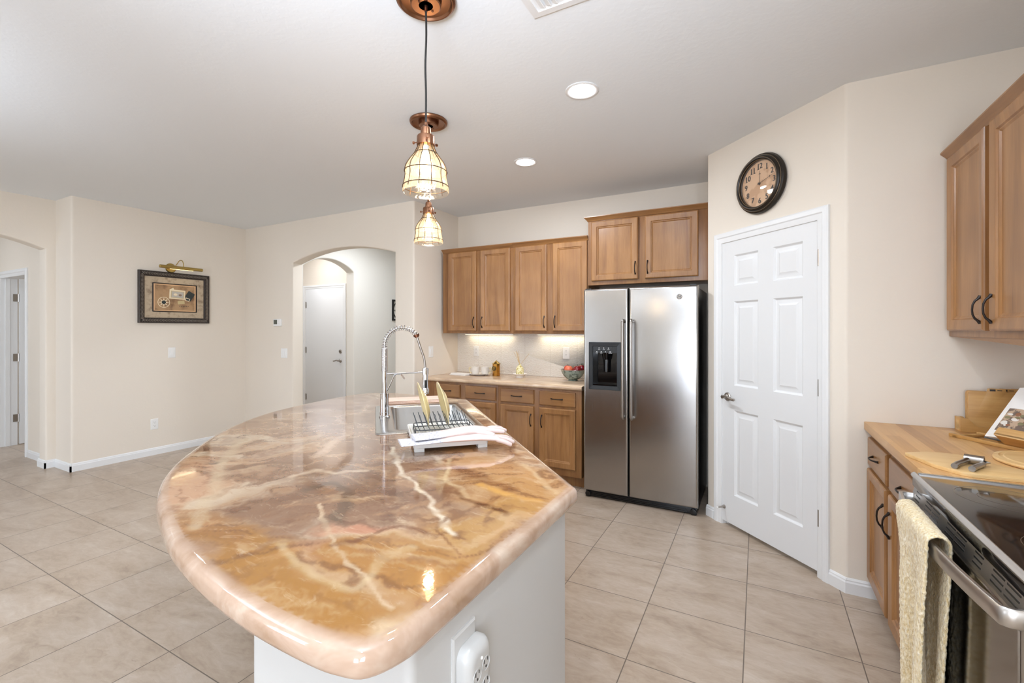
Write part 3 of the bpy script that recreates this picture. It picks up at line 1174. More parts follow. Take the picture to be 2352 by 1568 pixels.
for x0, w in ((.034, .045), (.134, .055), (.196, .058), (.314, .062), (.383, .066), (.502, .048), (.60, .055), (.665, .06)):
    sl = MB()
    for k in range(3):
        z = .876 - k * .0125
        y = .010 * (z - .838) / .0445 - .0006
        sl.box(x0, y - .0004, z - .0062, x0 + w, y + .006, z)
    sl.build('vent_slots', 'black', odo)
hd = MB()
path = [(.010, .004), (.008, -.010), (.008, -.020)]
N = 20
for i in range(N + 1):
    s_ = i / N
    path.append((.014 + (W - .028) * s_, -.030 - .030 * (1 - (2 * s_ - 1) ** 2)))
path += [(W - .008, -.020), (W - .008, -.010), (W - .010, .004)]
sec = [(-.006, .825), (-.006, .857), (-.003, .8605), (.004, .8605), (.007, .857), (.007, .825), (.004, .8215), (-.003, .8215)]
rs = []
for i, (x, y) in enumerate(path):
    a, b = path[max(i - 1, 0)], path[min(i + 1, len(path) - 1)]
    t_ = Vector((b[0] - a[0], b[1] - a[1])).normalized()
    n_ = Vector((-t_.y, t_.x))
    rs.append([(x + n_.x * o, y + n_.y * o, z) for o, z in sec])
hd.rings(rs)
hd.build('handle', 'steel_range', odo, ang=45)
MB().box(0, .004, .03, W, .03, .128).build('drawer', 'steel_range', rg, bev=.002)

# cream towel over the oven handle
tw = MB()
# world frame: folded over the handle bar, outer fall (room side) and inner fall
NU, NV = 26, 64


def towel_pt(u, v):
    """u across (0..1 from far to near), v along from the room-side hem over the bar to the inner hem"""
    yb = .464 - .0                                            # face plane of the range
    s = v * 1.12
    bar_x, bar_z = .4135, .866
    front, over = .52, .050
    if s < front:
        z = bar_z - (front - s)
        x = bar_x - .020
        t = (front - s) / front
        side = -1
    elif s < front + over:
        a = (s - front) / over * PI
        z = bar_z + .014 * math.sin(a)
        x = bar_x - .020 * math.cos(a)
        t = 0
        side = 0
    else:
        z = bar_z - (s - front - over)
        x = bar_x + .020
        t = (s - front - over) / front
        side = 1
    far, near = 1.856, 1.556
    yc = (far + near) / 2 + .005
    hw = (far - near) / 2 * (1 - .44 * t ** 1.2)
    ua = (u - .5) * 2
    y = yc - ua * hw
    fold = (.010 + .018 * t) * math.sin(ua * 5.2 + .6) * min(1, t * 2.5)
    x += fold * (.75 if side < 0 else .45) + (.010 * t if side < 0 else .004 * t)
    z += .02 * t * math.sin(u * 9)
    if side > 0:
        x = min(x, .4605)
    return (x, y, z)


grid = [[towel_pt(i / NU, j / NV) for i in range(NU + 1)] for j in range(NV + 1)]
tw.rings(grid, False, False, closed=False)
two = tw.build('towel', 'towel', ang=80)
md = two.modifiers.new('thick', 'SOLIDIFY')
md.thickness = .008
md.offset = 1.0
md2 = two.modifiers.new('sub', 'SUBSURF')
md2.levels = md2.render_levels = 2
tx = bpy.data.textures.new('nap', 'CLOUDS')
tx.noise_scale = .008
md3 = two.modifiers.new('nap', 'DISPLACE')
md3.texture = tx
md3.strength = .006
md3.mid_level = .5
tag(two, 'fuzzy cream towel hanging over the oven door handle', 'towel')

# ================================================================== ISLAND
OUT = [(-.506, 1.386), (-.506, 1.0), (-.508, .70), (-.512, .592), (-.540, .524), (-.590, .504), (-.659, .498), (-.792, .500), (-.939, .514),
       (-1.093, .539), (-1.262, .580), (-1.468, .650), (-1.620, .712), (-1.824, .826), (-2.045, 1.000), (-2.368, 1.328),
       (-2.598, 1.690), (-2.703, 2.040), (-2.757, 2.425), (-2.700, 2.685), (-2.540, 2.752), (-2.228, 2.742), (-1.835, 2.742)]
edge = [Vector((x, y)) for x, y in OUT]
smoothed = [Vector((p.x, p.y)) for p in cat_rom([(p.x, p.y, 0) for p in edge[2:22]], 5)]
poly = [edge[0], edge[1]] + smoothed + [edge[22]]
poly = [Vector(p) for p in rounded([(p.x, p.y) for p in poly], [.03] + [0] * (len(poly) - 2) + [.03], 5)]
# resample evenly
def resample(pl, step):
    out = []
    m = len(pl)
    for i in range(m):
        a, b = pl[i], pl[(i + 1) % m]
        k = max(1, int(round((b - a).length / step)))
        out += [a.lerp(b, j / k) for j in range(k)]
    return out
poly = resample(poly, .02)
poly = [p for i, p in enumerate(poly) if (p - poly[i - 1]).length > 1e-4]
area2 = sum(a.x * b.y - b.x * a.y for a, b in zip(poly, poly[1:] + poly[:1]))
if area2 < 0:
    poly.reverse()
m_ = len(poly)
nrm = []
for i in range(m_):
    t_ = (poly[(i + 1) % m_] - poly[i - 1]).normalized()
    nrm.append(Vector((-t_.y, t_.x)))                          # inward for a CCW outline
ZI = .914
prof = [(.030, .8655, 1), (.008, .8655, 1), (.002, .869, 1), (.0, .876, 1), (.0, .893, 1), (.003, .903, 1), (.009, .910, 1), (.017, .9133, .85), (.028, ZI, .55)]
verts, faces, rimv = [], [], []
for ins, z, rv in prof:
    for p, n_ in zip(poly, nrm):
        q = p + n_ * ins
        verts.append((q.x, q.y, z))
        rimv.append(rv)
for k in range(len(prof) - 1):
    for i in range(m_):
        j = (i + 1) % m_
        faces.append((k * m_ + i, k * m_ + j, (k + 1) * m_ + j, (k + 1) * m_ + i))
inner = [p + n_ * .028 for p, n_ in zip(poly, nrm)]


def uv2xy(u, v):
    return ((v - u) * s2, (v + u) * s2)


SU0, SU1, SV0, SV1 = 2.263, 3.106, 0.0, .541
hole = [Vector(uv2xy(u, v)) for u, v in rounded([(SU0 + .012, SV0 + .012), (SU0 + .012, SV1 - .012), (SU1 - .012, SV1 - .012), (SU1 - .012, SV0 + .012)], .02, 3)]
ring2 = [p + n_ * .055 for p, n_ in zip(poly, nrm)]


def inside(p, pl):
    c = False
    for a, b in zip(pl, pl[1:] + pl[:1]):
        if (a.y > p.y) != (b.y > p.y) and p.x < (b.x - a.x) * (p.y - a.y) / (b.y - a.y) + a.x:
            c = not c
    return c


import numpy as np
rng = np.random.RandomState(5)
_G = rng.rand(64, 64) * 2 * PI


def perlin(x, y):
    xi, yi = np.floor(x).astype(int), np.floor(y).astype(int)
    xf, yf = x - xi, y - yi
    u, v = xf * xf * xf * (xf * (xf * 6 - 15) + 10), yf * yf * yf * (yf * (yf * 6 - 15) + 10)

    def g(i, j):
        th = _G[(xi + i) % 64, (yi + j) % 64]
        return np.cos(th) * (xf - i) + np.sin(th) * (yf - j)
    a0 = g(0, 0) * (1 - u) + g(1, 0) * u
    a1 = g(0, 1) * (1 - u) + g(1, 1) * u
    return a0 * (1 - v) + a1 * v


def fbm(x, y, octv=4, rough=.5):
    s_, amp, f_ = 0, 1.0, 1.0
    for k in range(octv):
        s_ = s_ + amp * perlin(x * f_ + 7.3 * k, y * f_ + 3.1 * k)
        amp *= rough
        f_ *= 2
    return s_


def sstep(x, a, b):
    t_ = np.clip((x - a) / (b - a), 0, 1)
    return t_ * t_ * (3 - 2 * t_)


def np_inside(P, pl):
    c = np.zeros(len(P), bool)
    for a, b in zip(pl, pl[1:] + pl[:1]):
        if a.y == b.y:
            continue
        m = ((a.y > P[:, 1]) != (b.y > P[:, 1])) & (P[:, 0] < (b.x - a.x) * (P[:, 1] - a.y) / (b.y - a.y) + a.x)
        c ^= m
    return c


def np_dist(P, pl):
    d = np.full(len(P), 9.0)
    for q in pl:
        d = np.minimum(d, (P[:, 0] - q.x) ** 2 + (P[:, 1] - q.y) ** 2)
    return np.sqrt(d)


def pour_colour(P):
    """linear colour of the poured pattern at slab points P (n,2)"""
    x, y = P[:, 0], P[:, 1]
    wx, wy = fbm(x * 2.2 + 3, y * 2.2 + 8, 4), fbm(x * 2.2 + 21, y * 2.2 + 15, 4)
    vx, vy = fbm(x * 9 + 5, y * 9 + 1, 4, .55), fbm(x * 9 + 31, y * 9 + 12, 4, .55)
    qx, qy = x + .19 * wx + .05 * vx, y + .19 * wy + .05 * vy           # strong warp
    sx, sy = x + .035 * wx + .014 * vx, y + .035 * wy + .014 * vy         # gentle warp for the veins
    c45, s45 = math.cos(.6), math.sin(.6)
    fx, fy = qx * c45 + qy * s45, -qx * s45 + qy * c45
    n1 = fbm(fx * 2.2, fy * 6.0, 6, .58) * .55 + .5
    n3 = fbm(fx * 5 + 9, fy * 17 + 4, 5, .6) * .55 + .5
    n4 = fbm(qx * 7 + 2, qy * 7 + 6, 5, .6) * .55 + .5

    def L(h):
        return np.array(lin(h)[:3])[None, :]
    stops = [(.20, '#9c795d'), (.40, '#b59273'), (.55, '#c8a98a'), (.75, '#dcc8ae')]
    c = np.repeat(L(stops[0][1]), len(P), 0)
    for (p0, h0), (p1, h1) in zip(stops, stops[1:]):
        c = c + sstep(n1, p0, p1)[:, None] * (L(h1) - L(h0))

    def mixc(f, h):
        nonlocal c
        f = f[:, None]
        c = c * (1 - f) + L(h) * f
    fields = [
        (-1.85, 1.75, 1.05, .55, 2.3, '#b0907a', .75, .8), (-1.15, 1.05, .62, .40, 2.4, '#8e6a50', .85, .7),
        (-1.45, 1.35, .60, .35, 2.3, '#98755d', .65, .8),
        (-.92, .60, .55, .17, 2.75, '#b08138', .95, .6), (-.66, .78, .20, .20, 2.2, '#b4843f', .95, .6),
        (-1.22, .72, .36, .13, 2.7, '#a87843', .75, .8), (-.70, 1.22, .34, .30, 2.3, '#c69a5f', .85, .7),
        (-1.05, 1.62, .60, .20, 2.35, '#cc9d66', .85, .7), (-.62, 1.0, .16, .2, 0, '#c39a5c', .8, .7),
        (-1.70, .86, .46, .13, 2.55, '#d3a884', .85, .6), (-2.4, 2.2, .5, .4, 2.2, '#b39387', .6, .8),
        (-.585, .59, .13, .075, 0, '#d8c5a5', .95, .6), (-.85, .84, .10, .05, .9, '#cb8a66', .7, .7),
        (-1.80, 1.03, .06, .05, 0, '#75604e', .85, .7), (-.80, .72, .09, .10, .9, '#b98d6b', .6, .7),
    ]
    for bx, by, rx, ry, ro, h, st, so in fields:
        dx_b, dy_b = qx - bx, qy - by
        cr, sr = math.cos(ro), math.sin(ro)
        r_ = np.sqrt(((dx_b * cr + dy_b * sr) / rx) ** 2 + ((-dx_b * sr + dy_b * cr) / ry) ** 2)
        mixc(st * sstep(-r_, -1.0, -1.0 + so), h)
    mixc(.55 * sstep(n3, .56, .80), '#7d5236')
    mixc(.30 * sstep(-n3, -.42, -.18), '#e4cba6')
    mixc(.30 * sstep(n4, .58, .80), '#d3a878')
    mixc(.35 * sstep(-n4, -.40, -.16), '#875d45')
    veins = [
        ([(-2.085, 1.249), (-1.709, .952), (-1.553, .847), (-1.306, .697), (-1.25, .64)], '#dac4a2', .045, .004, .6),
        ([(-2.425, 2.375), (-2.112, 2.021), (-2.143, 1.827), (-1.855, 1.656), (-1.727, 1.529), (-1.531, 1.22)], '#d9bfa8', .045, .004, .6),
        ([(-1.384, 1.468), (-1.214, 1.33), (-.991, 1.15), (-.835, 1.045), (-.754, .994), (-.66, .94)], '#ecdcc4', .019, .003, .9),
        ([(-1.109, .897), (-.979, .816), (-.861, .757), (-.763, .708), (-.664, .651), (-.61, .62)], '#d8bf9e', .011, .002, .8),
        ([(-1.41, 1.013), (-1.389, 1.098), (-1.285, 1.104), (-1.22, 1.18)], '#dcc6ab', .03, .002, .75),
        ([(-1.25, .95), (-1.227, 1.022), (-1.125, .996), (-1.031, .906), (-.962, .826)], '#5a4636', .040, .003, .6),
        ([(-.98, .693), (-.913, .656), (-.832, .634), (-.759, .623), (-.705, .632), (-.70, .68), (-.716, .772), (-.70, .83)], '#dcc59c', .026, .002, .5),
        ([(-.849, .752), (-.824, .788), (-.829, .858), (-.809, .908), (-.728, .912)], '#84532f', .025, .002, .8),
        ([(-.836, 1.152), (-.767, 1.116), (-.675, 1.098), (-.6, 1.077)], '#6d4226', .028, .002, .8),
        ([(-.992, 1.392), (-.809, 1.291), (-.70, 1.26)], '#804e2a', .06, .006, .75),
        ([(-.95, 1.75), (-.84, 1.624)], '#8a5930', .05, .003, .75),
        ([(-.76, 1.5), (-.62, 1.35), (-.55, 1.30)], '#ead3ab', .026, .002, .6),
        ([(-1.05, 1.45), (-.9, 1.22), (-.78, 1.14)], '#e6cfa6', .018, .002, .6),
        ([(-.75, 1.0), (-.70, .93), (-.60, .86)], '#84562f', .012, .001, .7),
        ([(-.80, 1.24), (-.66, 1.19), (-.58, 1.2)], '#e8b85f', .04, .004, .7),
        ([(-1.0, 1.06), (-.93, .98), (-.86, .90)], '#6f4a38', .05, .004, .6),
    ]
    for pl, h, wide, core, st in veins:
        d = np.full(len(P), 9.0)
        for (ax, ay), (bx, by) in zip(pl, pl[1:]):
            ex, ey = bx - ax, by - ay
            t_ = np.clip(((sx - ax) * ex + (sy - ay) * ey) / (ex * ex + ey * ey), 0, 1)
            d = np.minimum(d, np.hypot(sx - ax - ex * t_, sy - ay - ey * t_))
        d = d * (1 + 1.2 * (n4 - .5))
        mixc(st * (.55 + .45 * sstep(n3, .3, .6)) * sstep(-d, -wide * .72, -core), h)
    c = np.clip(c, 0, 1) ** 1.22
    g = c.mean(1, keepdims=True)
    return (c * .90 + g * .10) * .88


STEP = .0065
gx, gy = np.meshgrid(np.arange(-2.74, -.52, STEP), np.arange(.51, 2.74, STEP))
GP = np.stack([gx.ravel(), gy.ravel()], 1)
GP = GP[np_inside(GP, inner)]
GP = GP[~np_inside(GP, hole)]
hole_r = resample(hole, .01)
GP = GP[(np_dist(GP, inner) > .008) & (np_dist(GP, hole_r) > .008)]
nin, nho = len(inner), len(hole_r)
pts = list(inner) + list(hole_r) + [Vector((a, b)) for a, b in GP]
ce = [(i, (i + 1) % nin) for i in range(nin)] + [(nin + i, nin + (i + 1) % nho) for i in range(nho)]
res = delaunay_2d_cdt(pts, ce, [], 0, 1e-7)
ov, of = res[0], res[2]
base = len(verts)
OV = np.array([(p.x, p.y) for p in ov])
dr_ = np_dist(OV, inner)
wob = fbm(OV[:, 0] * 6, OV[:, 1] * 6, 3)
rimv += list(np.clip(.6 * (1 - sstep(dr_, 0.0, .010 + .012 * np.clip(wob, -.5, 1))), 0, .6))  # paler slab edge fading inward, its highlight put into the colour
verts += [(p.x, p.y, ZI) for p in ov]
OF = np.array(of)
CE = OV[OF].mean(1)
okf = np_inside(CE, inner) & ~np_inside(CE, hole)
faces += [tuple(int(base + i) for i in f) for f in OF[okf]]
VP = np.array(verts)[:, :2]
pc_ = pour_colour(VP)
me = bpy.data.meshes.new('island_countertop')
me.from_pydata(verts, [], faces)
at = me.attributes.new('rim', 'FLOAT', 'POINT')
at.data.foreach_set('value', [float(v) for v in rimv])
at = me.attributes.new('pour', 'FLOAT_COLOR', 'POINT')
at.data.foreach_set('color', np.concatenate([pc_, np.ones((len(pc_), 1))], 1).astype('f').ravel())
me.materials.append(M['epoxy'])
bm = bmesh.new()
bm.from_mesh(me)
bmesh.ops.remove_doubles(bm, verts=bm.verts, dist=2e-5)
loose = [v for v in bm.verts if not v.link_faces]
bmesh.ops.delete(bm, geom=loose, context='VERTS')
bmesh.ops.recalc_face_normals(bm, faces=bm.faces)
bm.to_mesh(me)
bm.free()
me.polygons.foreach_set('use_smooth', [True] * len(me.polygons))
me.set_sharp_from_angle(angle=math.radians(60))
ito = bpy.data.objects.new('island_countertop', me)
COL.objects.link(ito)
tag(ito, 'large curved marbled epoxy island countertop in tan, ochre and brown', 'countertop')

isl = thing('kitchen_island', 'white painted kitchen island base carrying the marbled top', 'island', (-.52, .60, 0), 0)
ib = MB()
bp = [(0, 0), (0, .708), (-1.272, 1.98), (-1.62, 1.98), (-2.02, 1.58), (-.448, .008)]
bp = rounded(bp, [.02, .004, .004, .01, .01, .02], 5)
cxb = sum(p[0] for p in bp) / len(bp)
cyb = sum(p[1] for p in bp) / len(bp)
bi = [(p[0] + (cxb - p[0]) * .06, p[1] + (cyb - p[1]) * .06) for p in bp]
ib.rings([[(x, y, z) for x, y in q] for q, z in ((bp, 0), (bp, .865), (bi, .865), (bi, 0))], loop=True)
ib.build('base', 'island_paint', isl, ang=30)
for k in range(4):
    mb = MB()
    T = Matrix.Translation((-(.085 + k * .43) * s2, .708 + (.085 + k * .43) * s2, 0)) @ Matrix.Rotation(R_DIAG + PI, 4, 'Z')
    mb.rect_rings(0, .41, .12, .84, DOORP, cap0=True, xf=T)
    mb.build('door', 'maple', isl, ang=14)

# wall plate and white six-outlet tap on the island's end
RX = PI / 2
ip = thing('wall_plate', 'white jumbo wall plate on the island end behind the outlet tap', 'wall plate', (-.52, .757, .762), RX)
MB().rect_rings(-.040, .040, -.062, .062, [(0, 0), (0, -.003), (.004, -.006), (.008, -.0065)], cap0=True).build('plate', 'tap_plastic', ip, ang=25)
tp = thing('outlet_tap', 'rounded white plug-in outlet tap with several sockets on the island end', 'outlet tap', (-.52, .768, .696), RX)
mb = MB()
shape = rounded([(-.034, -.085), (.034, -.085), (.034, -.02), (.043, .045), (.043, .100), (-.043, .100), (-.043, .045), (-.034, -.02)], [.015, .015, .04, .04, .043, .043, .04, .04], 10)
rs = []
for ins, y in ((.0, -.0068), (.0, -.022), (.003, -.029), (.008, -.034), (.014, -.037), (.020, -.038)):
    rs.append([(px_ * (1 - ins / .05), y, pz_ * (1 - ins / .09)) for px_, pz_ in shape])
mb.rings(rs)
mb.build('case', 'tap_plastic', tp, ang=40)
for r_ in range(3):
    for c_ in (-1, 1):
        mb = MB()
        T = Matrix.Translation((c_ * .016, -.038, .046 - r_ * .040 + (c_ > 0) * .006))
        n = 24
        mb.rings([[(q * math.cos(2 * PI * i / n), yy, q * .95 * math.sin(2 * PI * i / n)) for i in range(n)] for q, yy in ((.0145, .001), (.0145, -.001), (.0137, -.001), (.0137, .0005))], False, True, 0, T)
        mb.box(-.007, -.0012, .002, -.0055, .0, .010, 1, T)
        mb.box(.005, -.0012, .003, .0065, .0, .009, 1, T)
        mb.lathe([(0, 0), (.0024, 0), (.0024, .0012), (0, .0012)], 10, 1, T @ face_out(0, 0, -.006))
        mb.build('socket', ['tap_plastic', 'slot'], tp)
mb = MB()
mb.ball((0, -.038, .072), .0032, 10, 6)
mb.build('indicator_light', 'ceramic', tp)

# ================================================================== SINK, FAUCET, DISH RACK
R45 = PI / 4                       # local x = across the island (v), local y = along it (u)


def isl_loc(u, v, z):
    x, y = uv2xy(u, v)
    return (x, y, z)


sk = thing('sink', 'stainless steel drop-in sink set in the island top', 'sink', isl_loc(SU0, SV0, ZI), R45)
LU, LV = SU1 - SU0, SV1 - SV0
mb = MB()
outer = rounded([(0, 0), (LV, 0), (LV, LU), (0, LU)], .03, 6)
bo = rounded([(.100, .080), (LV - .040, .080), (LV - .040, LU - .055), (.100, LU - .055)], .05, 6)


def ins(poly_, d):
    cx = sum(p[0] for p in poly_) / len(poly_)
    cy = sum(p[1] for p in poly_) / len(poly_)
    hx = max(abs(p[0] - cx) for p in poly_)
    hy = max(abs(p[1] - cy) for p in poly_)
    return [(cx + (p[0] - cx) * (1 - d / hx), cy + (p[1] - cy) * (1 - d / hy)) for p in poly_]


rs = [[(x, y, .0008) for x, y in outer], [(x, y, .004) for x, y in ins(outer, .002)], [(x, y, .005) for x, y in ins(outer, .006)],
      [(x, y, .0035) for x, y in ins(bo, -.012)], [(x, y, .001) for x, y in ins(bo, -.004)], [(x, y, -.006) for x, y in bo],
      [(x, y, -.165) for x, y in ins(bo, .010)], [(x, y, -.182) for x, y in ins(bo, .022)], [(x, y, -.188) for x, y in ins(bo, .05)]]
mb.rings(rs, False, True)
mb.build('basin', 'steel_sink', sk, ang=50)
mb = MB()
mb.lathe([(.0, -.1872), (.045, -.1872), (.043, -.184), (.03, -.186), (0, -.1865)], 24, xf=Matrix.Translation((LV / 2 + .03, LU / 2, 0)))
mb.build('drain', 'chrome', sk)

fc = thing('faucet', 'tall chrome spring pull-down faucet standing on the sink deck', 'faucet', isl_loc(2.690, .050, ZI + .0045), R45)
mb = MB()
mb.lathe([(.0, .0), (.031, .0), (.031, .007), (.027, .010), (.0255, .012), (.0255, .030), (.024, .032), (.0235, .132), (.025, .133), (.025, .136), (.014, .138), (.014, .262), (0, .262)], 28)
mb.build('body', 'chrome', fc, ang=30)
mb = MB()
pts = []
turns = 34
for i in range(turns * 12):
    a_ = 2 * PI * i / 12
    pts.append((.0152 * math.cos(a_), .0152 * math.sin(a_), .262 + .128 * i / (turns * 12)))
mb.tube(pts, .0021, 6)
arc = [(0, 0, .39)]
RA = .098
cx_ = RA
for k in range(0, 13):
    th_ = PI - k * (PI * .80) / 12
    arc.append((cx_ + RA * math.cos(th_), 0, .405 + RA * math.sin(th_) * 1.06))
spl = cat_rom(arc, 14)
pts = []
tot = len(spl)
for i, p in enumerate(spl):
    t_ = (spl[min(i + 1, tot - 1)] - spl[max(i - 1, 0)]).normalized()
    side = Vector((0, 1, 0))
    nn = side.cross(t_).normalized()
    for q in range(2):
        a_ = 2 * PI * (i * 2 + q) / 18.5
        s_ = q / 2
        c_ = p.lerp(spl[min(i + 1, tot - 1)], s_)
        pts.append(c_ + side * .0148 * math.cos(a_) + nn * .0148 * math.sin(a_))
mb.tube(pts, .0021, 6)
mb.build('spring', 'chrome', fc, ang=60)
mb = MB()
end_ = arc[-1]
hose = arc + [(.207, 0, .375), (.222, 0, .33), (.229, 0, .275)]
mb.tube(cat_rom([(0, 0, .25)] + hose, 8), .0068, 10)
mb.build('hose', 'nickel', fc)
mb = MB()
dx_ = Vector((.207 - end_[0], 0, .375 - end_[2]))
e0 = Vector(end_) - dx_.normalized() * .004
mb.tube([tuple(e0), tuple(e0 + dx_.normalized() * .012)], .0175, 14)
mb.tube([tuple(e0 + dx_.normalized() * .012), tuple(e0 + dx_.normalized() * .018)], .0125, 14)
mb.build('collar', 'copper_dark', fc)
mb = MB()
mb.tube([(.012, 0, .246), (.214, 0, .250)], .0048, 10)
mb.tube([(.2295, 0, .238), (.2295, 0, .272)], .0185, 18)
mb.build('support_arm', 'chrome', fc, ang=40)
mb = MB()
mb.lathe([(0, .276), (.012, .276), (.0145, .27), (.0150, .20), (.0165, .16), (.0190, .155), (.0215, .148), (.0215, .128), (.017, .124), (0, .124)], 22,
         xf=Matrix.Translation((.2295, 0, 0)))
mb.box(.2295 - .006, -.0185, .160, .2295 + .008, -.012, .205, 1)
mb.build('spray_head', ['chrome', 'black'], fc, ang=35)
mb = MB()
lp = cat_rom([(.013, 0, .150), (.03, 0, .182), (.052, 0, .232), (.064, 0, .243), (.082, 0, .245), (.094, 0, .238), (.112, 0, .214)], 5)
mb.tube([tuple(p) for p in lp], .0044, 8)
mb.build('lever', 'chrome', fc)

# drip tray of the dish rack
TU0, TU1, TV0, TV1 = 1.898, 2.300, .150, .464
tr = thing('drip_tray', 'white ribbed plastic drip tray at the sink edge holding the rack and gloves', 'drip tray', isl_loc(TU0, TV0, ZI + .0), R45)
DV, DU_ = TV1 - TV0, TU1 - TU0
mb = MB()
o_ = rounded([(0, 0), (DV, 0), (DV, DU_), (0, DU_)], .015, 5)
mb.rings([[(x, y, .014) for x, y in ins(o_, .004)], [(x, y, .016) for x, y in o_], [(x, y, .036) for x, y in o_], [(x, y, .038) for x, y in ins(o_, .003)],
          [(x, y, .036) for x, y in ins(o_, .008)], [(x, y, .029) for x, y in ins(o_, .012)]])
for x0, y0 in ((.004, .004), (DV - .044, .004), (.004, DU_ - .044), (DV - .044, DU_ - .044)):
    mb.box(x0, y0, .0003 if y0 < .1 else .0062, x0 + .04, y0 + .04, .016)
for k in range(19):
    x = .016 + k * (DV - .032) / 18
    mb.tube([(x, .014, .030), (x, DU_ - .014, .030)], .0062, 8)
mb.build('tray', 'tray', tr, ang=40)

rk = thing('dish_rack', 'black wire plate rack standing on the white drip tray', 'dish rack', isl_loc(2.045, .172, ZI + .0366), R45)
mb = MB()
wr = .0023
DX, DY = .268, .178
loop = rounded([(0, 0), (DX, 0), (DX, DY), (0, DY)], .02, 5)
mb.tube([(x, y, wr) for x, y in loop], wr, 8, closed=True)
mb.tube([(x, y, .020) for x, y in ins(loop, .002)], wr, 8, closed=True)
for x, y in ((0, .03), (DX, .03), (0, DY - .03), (DX, DY - .03)):
    mb.tube([(x, y, wr), (x, y, .020)], wr, 6)
mb.build('frame', 'black_wire', rk)
mb = MB()
for k in range(11):
    x = .018 + k * .0228
    for y in (.055, .125):
        mb.tube([(x, y - .03, .018), (x, y, .018), (x - .004, y + .002, .024), (x - .020, y + .012, .078)], .0017, 6)
    mb.tube([(x, .025, .018), (x, .155, .018)], .0015, 6)
mb.build('prongs', 'black_wire', rk)

PLATE = [(0, .0), (.052, .0), (.054, .003), (.064, .004), (.085, .012), (.112, .017), (.1135, .0185), (.112, .020), (.085, .0155), (.064, .008), (.05, .006), (0, .0058)]


def plate_obj(u, v, lab):
    mb = MB()
    # disc standing on edge, leaning back towards -v; local frame of R45
    T = Matrix.Translation((0, 0, 0)) @ Matrix.Rotation(math.radians(-13), 4, 'Y') @ Matrix.Rotation(math.radians(1), 4, 'Z') @ Matrix.Translation((0, 0, .106)) @ Matrix.Rotation(-PI / 2, 4, 'Y') @ Matrix.Diagonal((.934, .934, 1.15, 1))
    mb.lathe(PLATE, 44, 0, T)
    o = mb.build('dinner_plate', 'cream_glaze', ang=40)
    return tag(o, lab, 'plate', 'cream plates in the rack', isl_loc(u, v, ZI + .057), R45)


plate_obj(2.150, .257, 'cream plate standing in the dish rack, the one nearer the faucet')
plate_obj(2.150, .348, 'cream plate standing in the dish rack, the one farther from the faucet')


# rubber gloves lying across the tray: one continuous remeshed glove each, with a patterned cuff
def glove(lab, path, cuff, fingers, thumb, wid, loc, q=.84):
    """path/cuff: (x along v, y along u, z, half width, half thickness)"""
    g = thing('rubber_glove', lab, 'glove', loc, R45, 'pink rubber gloves')
    path = [(a * q, b, c, d * 1.08, e * 1.5) for a, b, c, d, e in path]
    cuff = [(a * q, b, c, d * 1.08, e * 1.25) for a, b, c, d, e in cuff]
    fingers = [([(p[0] * q, p[1], p[2]) for p in f], r) for f, r in fingers]
    thumb = ([(p[0] * q, p[1], p[2]) for p in thumb[0]], thumb[1])

    def loft(mb, P):
        rs = []
        for i, (x, y, z, w, h) in enumerate(P):
            a, b = Vector(P[max(i - 1, 0)][:3]), Vector(P[min(i + 1, len(P) - 1)][:3])
            t_ = (b - a).normalized()
            sd = Vector((0, 0, 1)).cross(t_).normalized()
            up = t_.cross(sd)
            rs.append([tuple(Vector((x, y, z)) + sd * w * math.cos(2 * PI * k / 16) + up * h * math.sin(2 * PI * k / 16)) for k in range(16)])
        mb.rings(rs)
    mb = MB()
    loft(mb, path)
    for pts_, rad in fingers + [thumb]:
        sm = cat_rom(pts_, 4)
        n = len(sm)
        mb.tube([tuple(p) for p in sm], [rad * (1.0 if i < n * .75 else 1 - .12 * (i - n * .75)) for i in range(n)], 10)
        mb.ball(tuple(sm[-1]), rad * .93, 10, 8)
    o = mb.build('hand', 'glove', g, ang=80, weld=False)
    rm = o.modifiers.new('rm', 'REMESH')
    rm.mode = 'VOXEL'
    rm.voxel_size = .0026
    rm.use_smooth_shade = True
    smo = o.modifiers.new('sm', 'SMOOTH')
    smo.iterations = 3
    mb = MB()
    loft(mb, cuff)
    mb.build('cuff', 'cuff', g, ang=60)
    return g


glove('pale pink rubber glove lying on top, its fingers pointing at the cabinets',
      [(.115, .060, .0185, .046, .0075), (.17, .066, .021, .043, .010), (.23, .072, .024, .040, .012), (.29, .076, .024, .039, .012), (.33, .080, .021, .041, .010), (.36, .084, .018, .040, .008), (.375, .086, .016, .036, .006)],
      [(-.028, .046, .016, .056, .0055), (.03, .051, .0165, .053, .006), (.08, .057, .0175, .050, .007), (.120, .0605, .0188, .0475, .0083)],
      [([(.355, .052, .018), (.395, .046, .020), (.425, .042, .016)], .0095), ([(.36, .074, .019), (.41, .074, .021), (.445, .072, .014)], .0098),
       ([(.36, .096, .019), (.405, .103, .022), (.437, .110, .016)], .0096), ([(.355, .114, .017), (.39, .126, .019), (.417, .136, .014)], .0088)],
      ([(.29, .040, .022), (.33, .018, .020), (.362, .008, .013)], .0105), .04, isl_loc(1.856, .172, ZI + .0385 + .008))
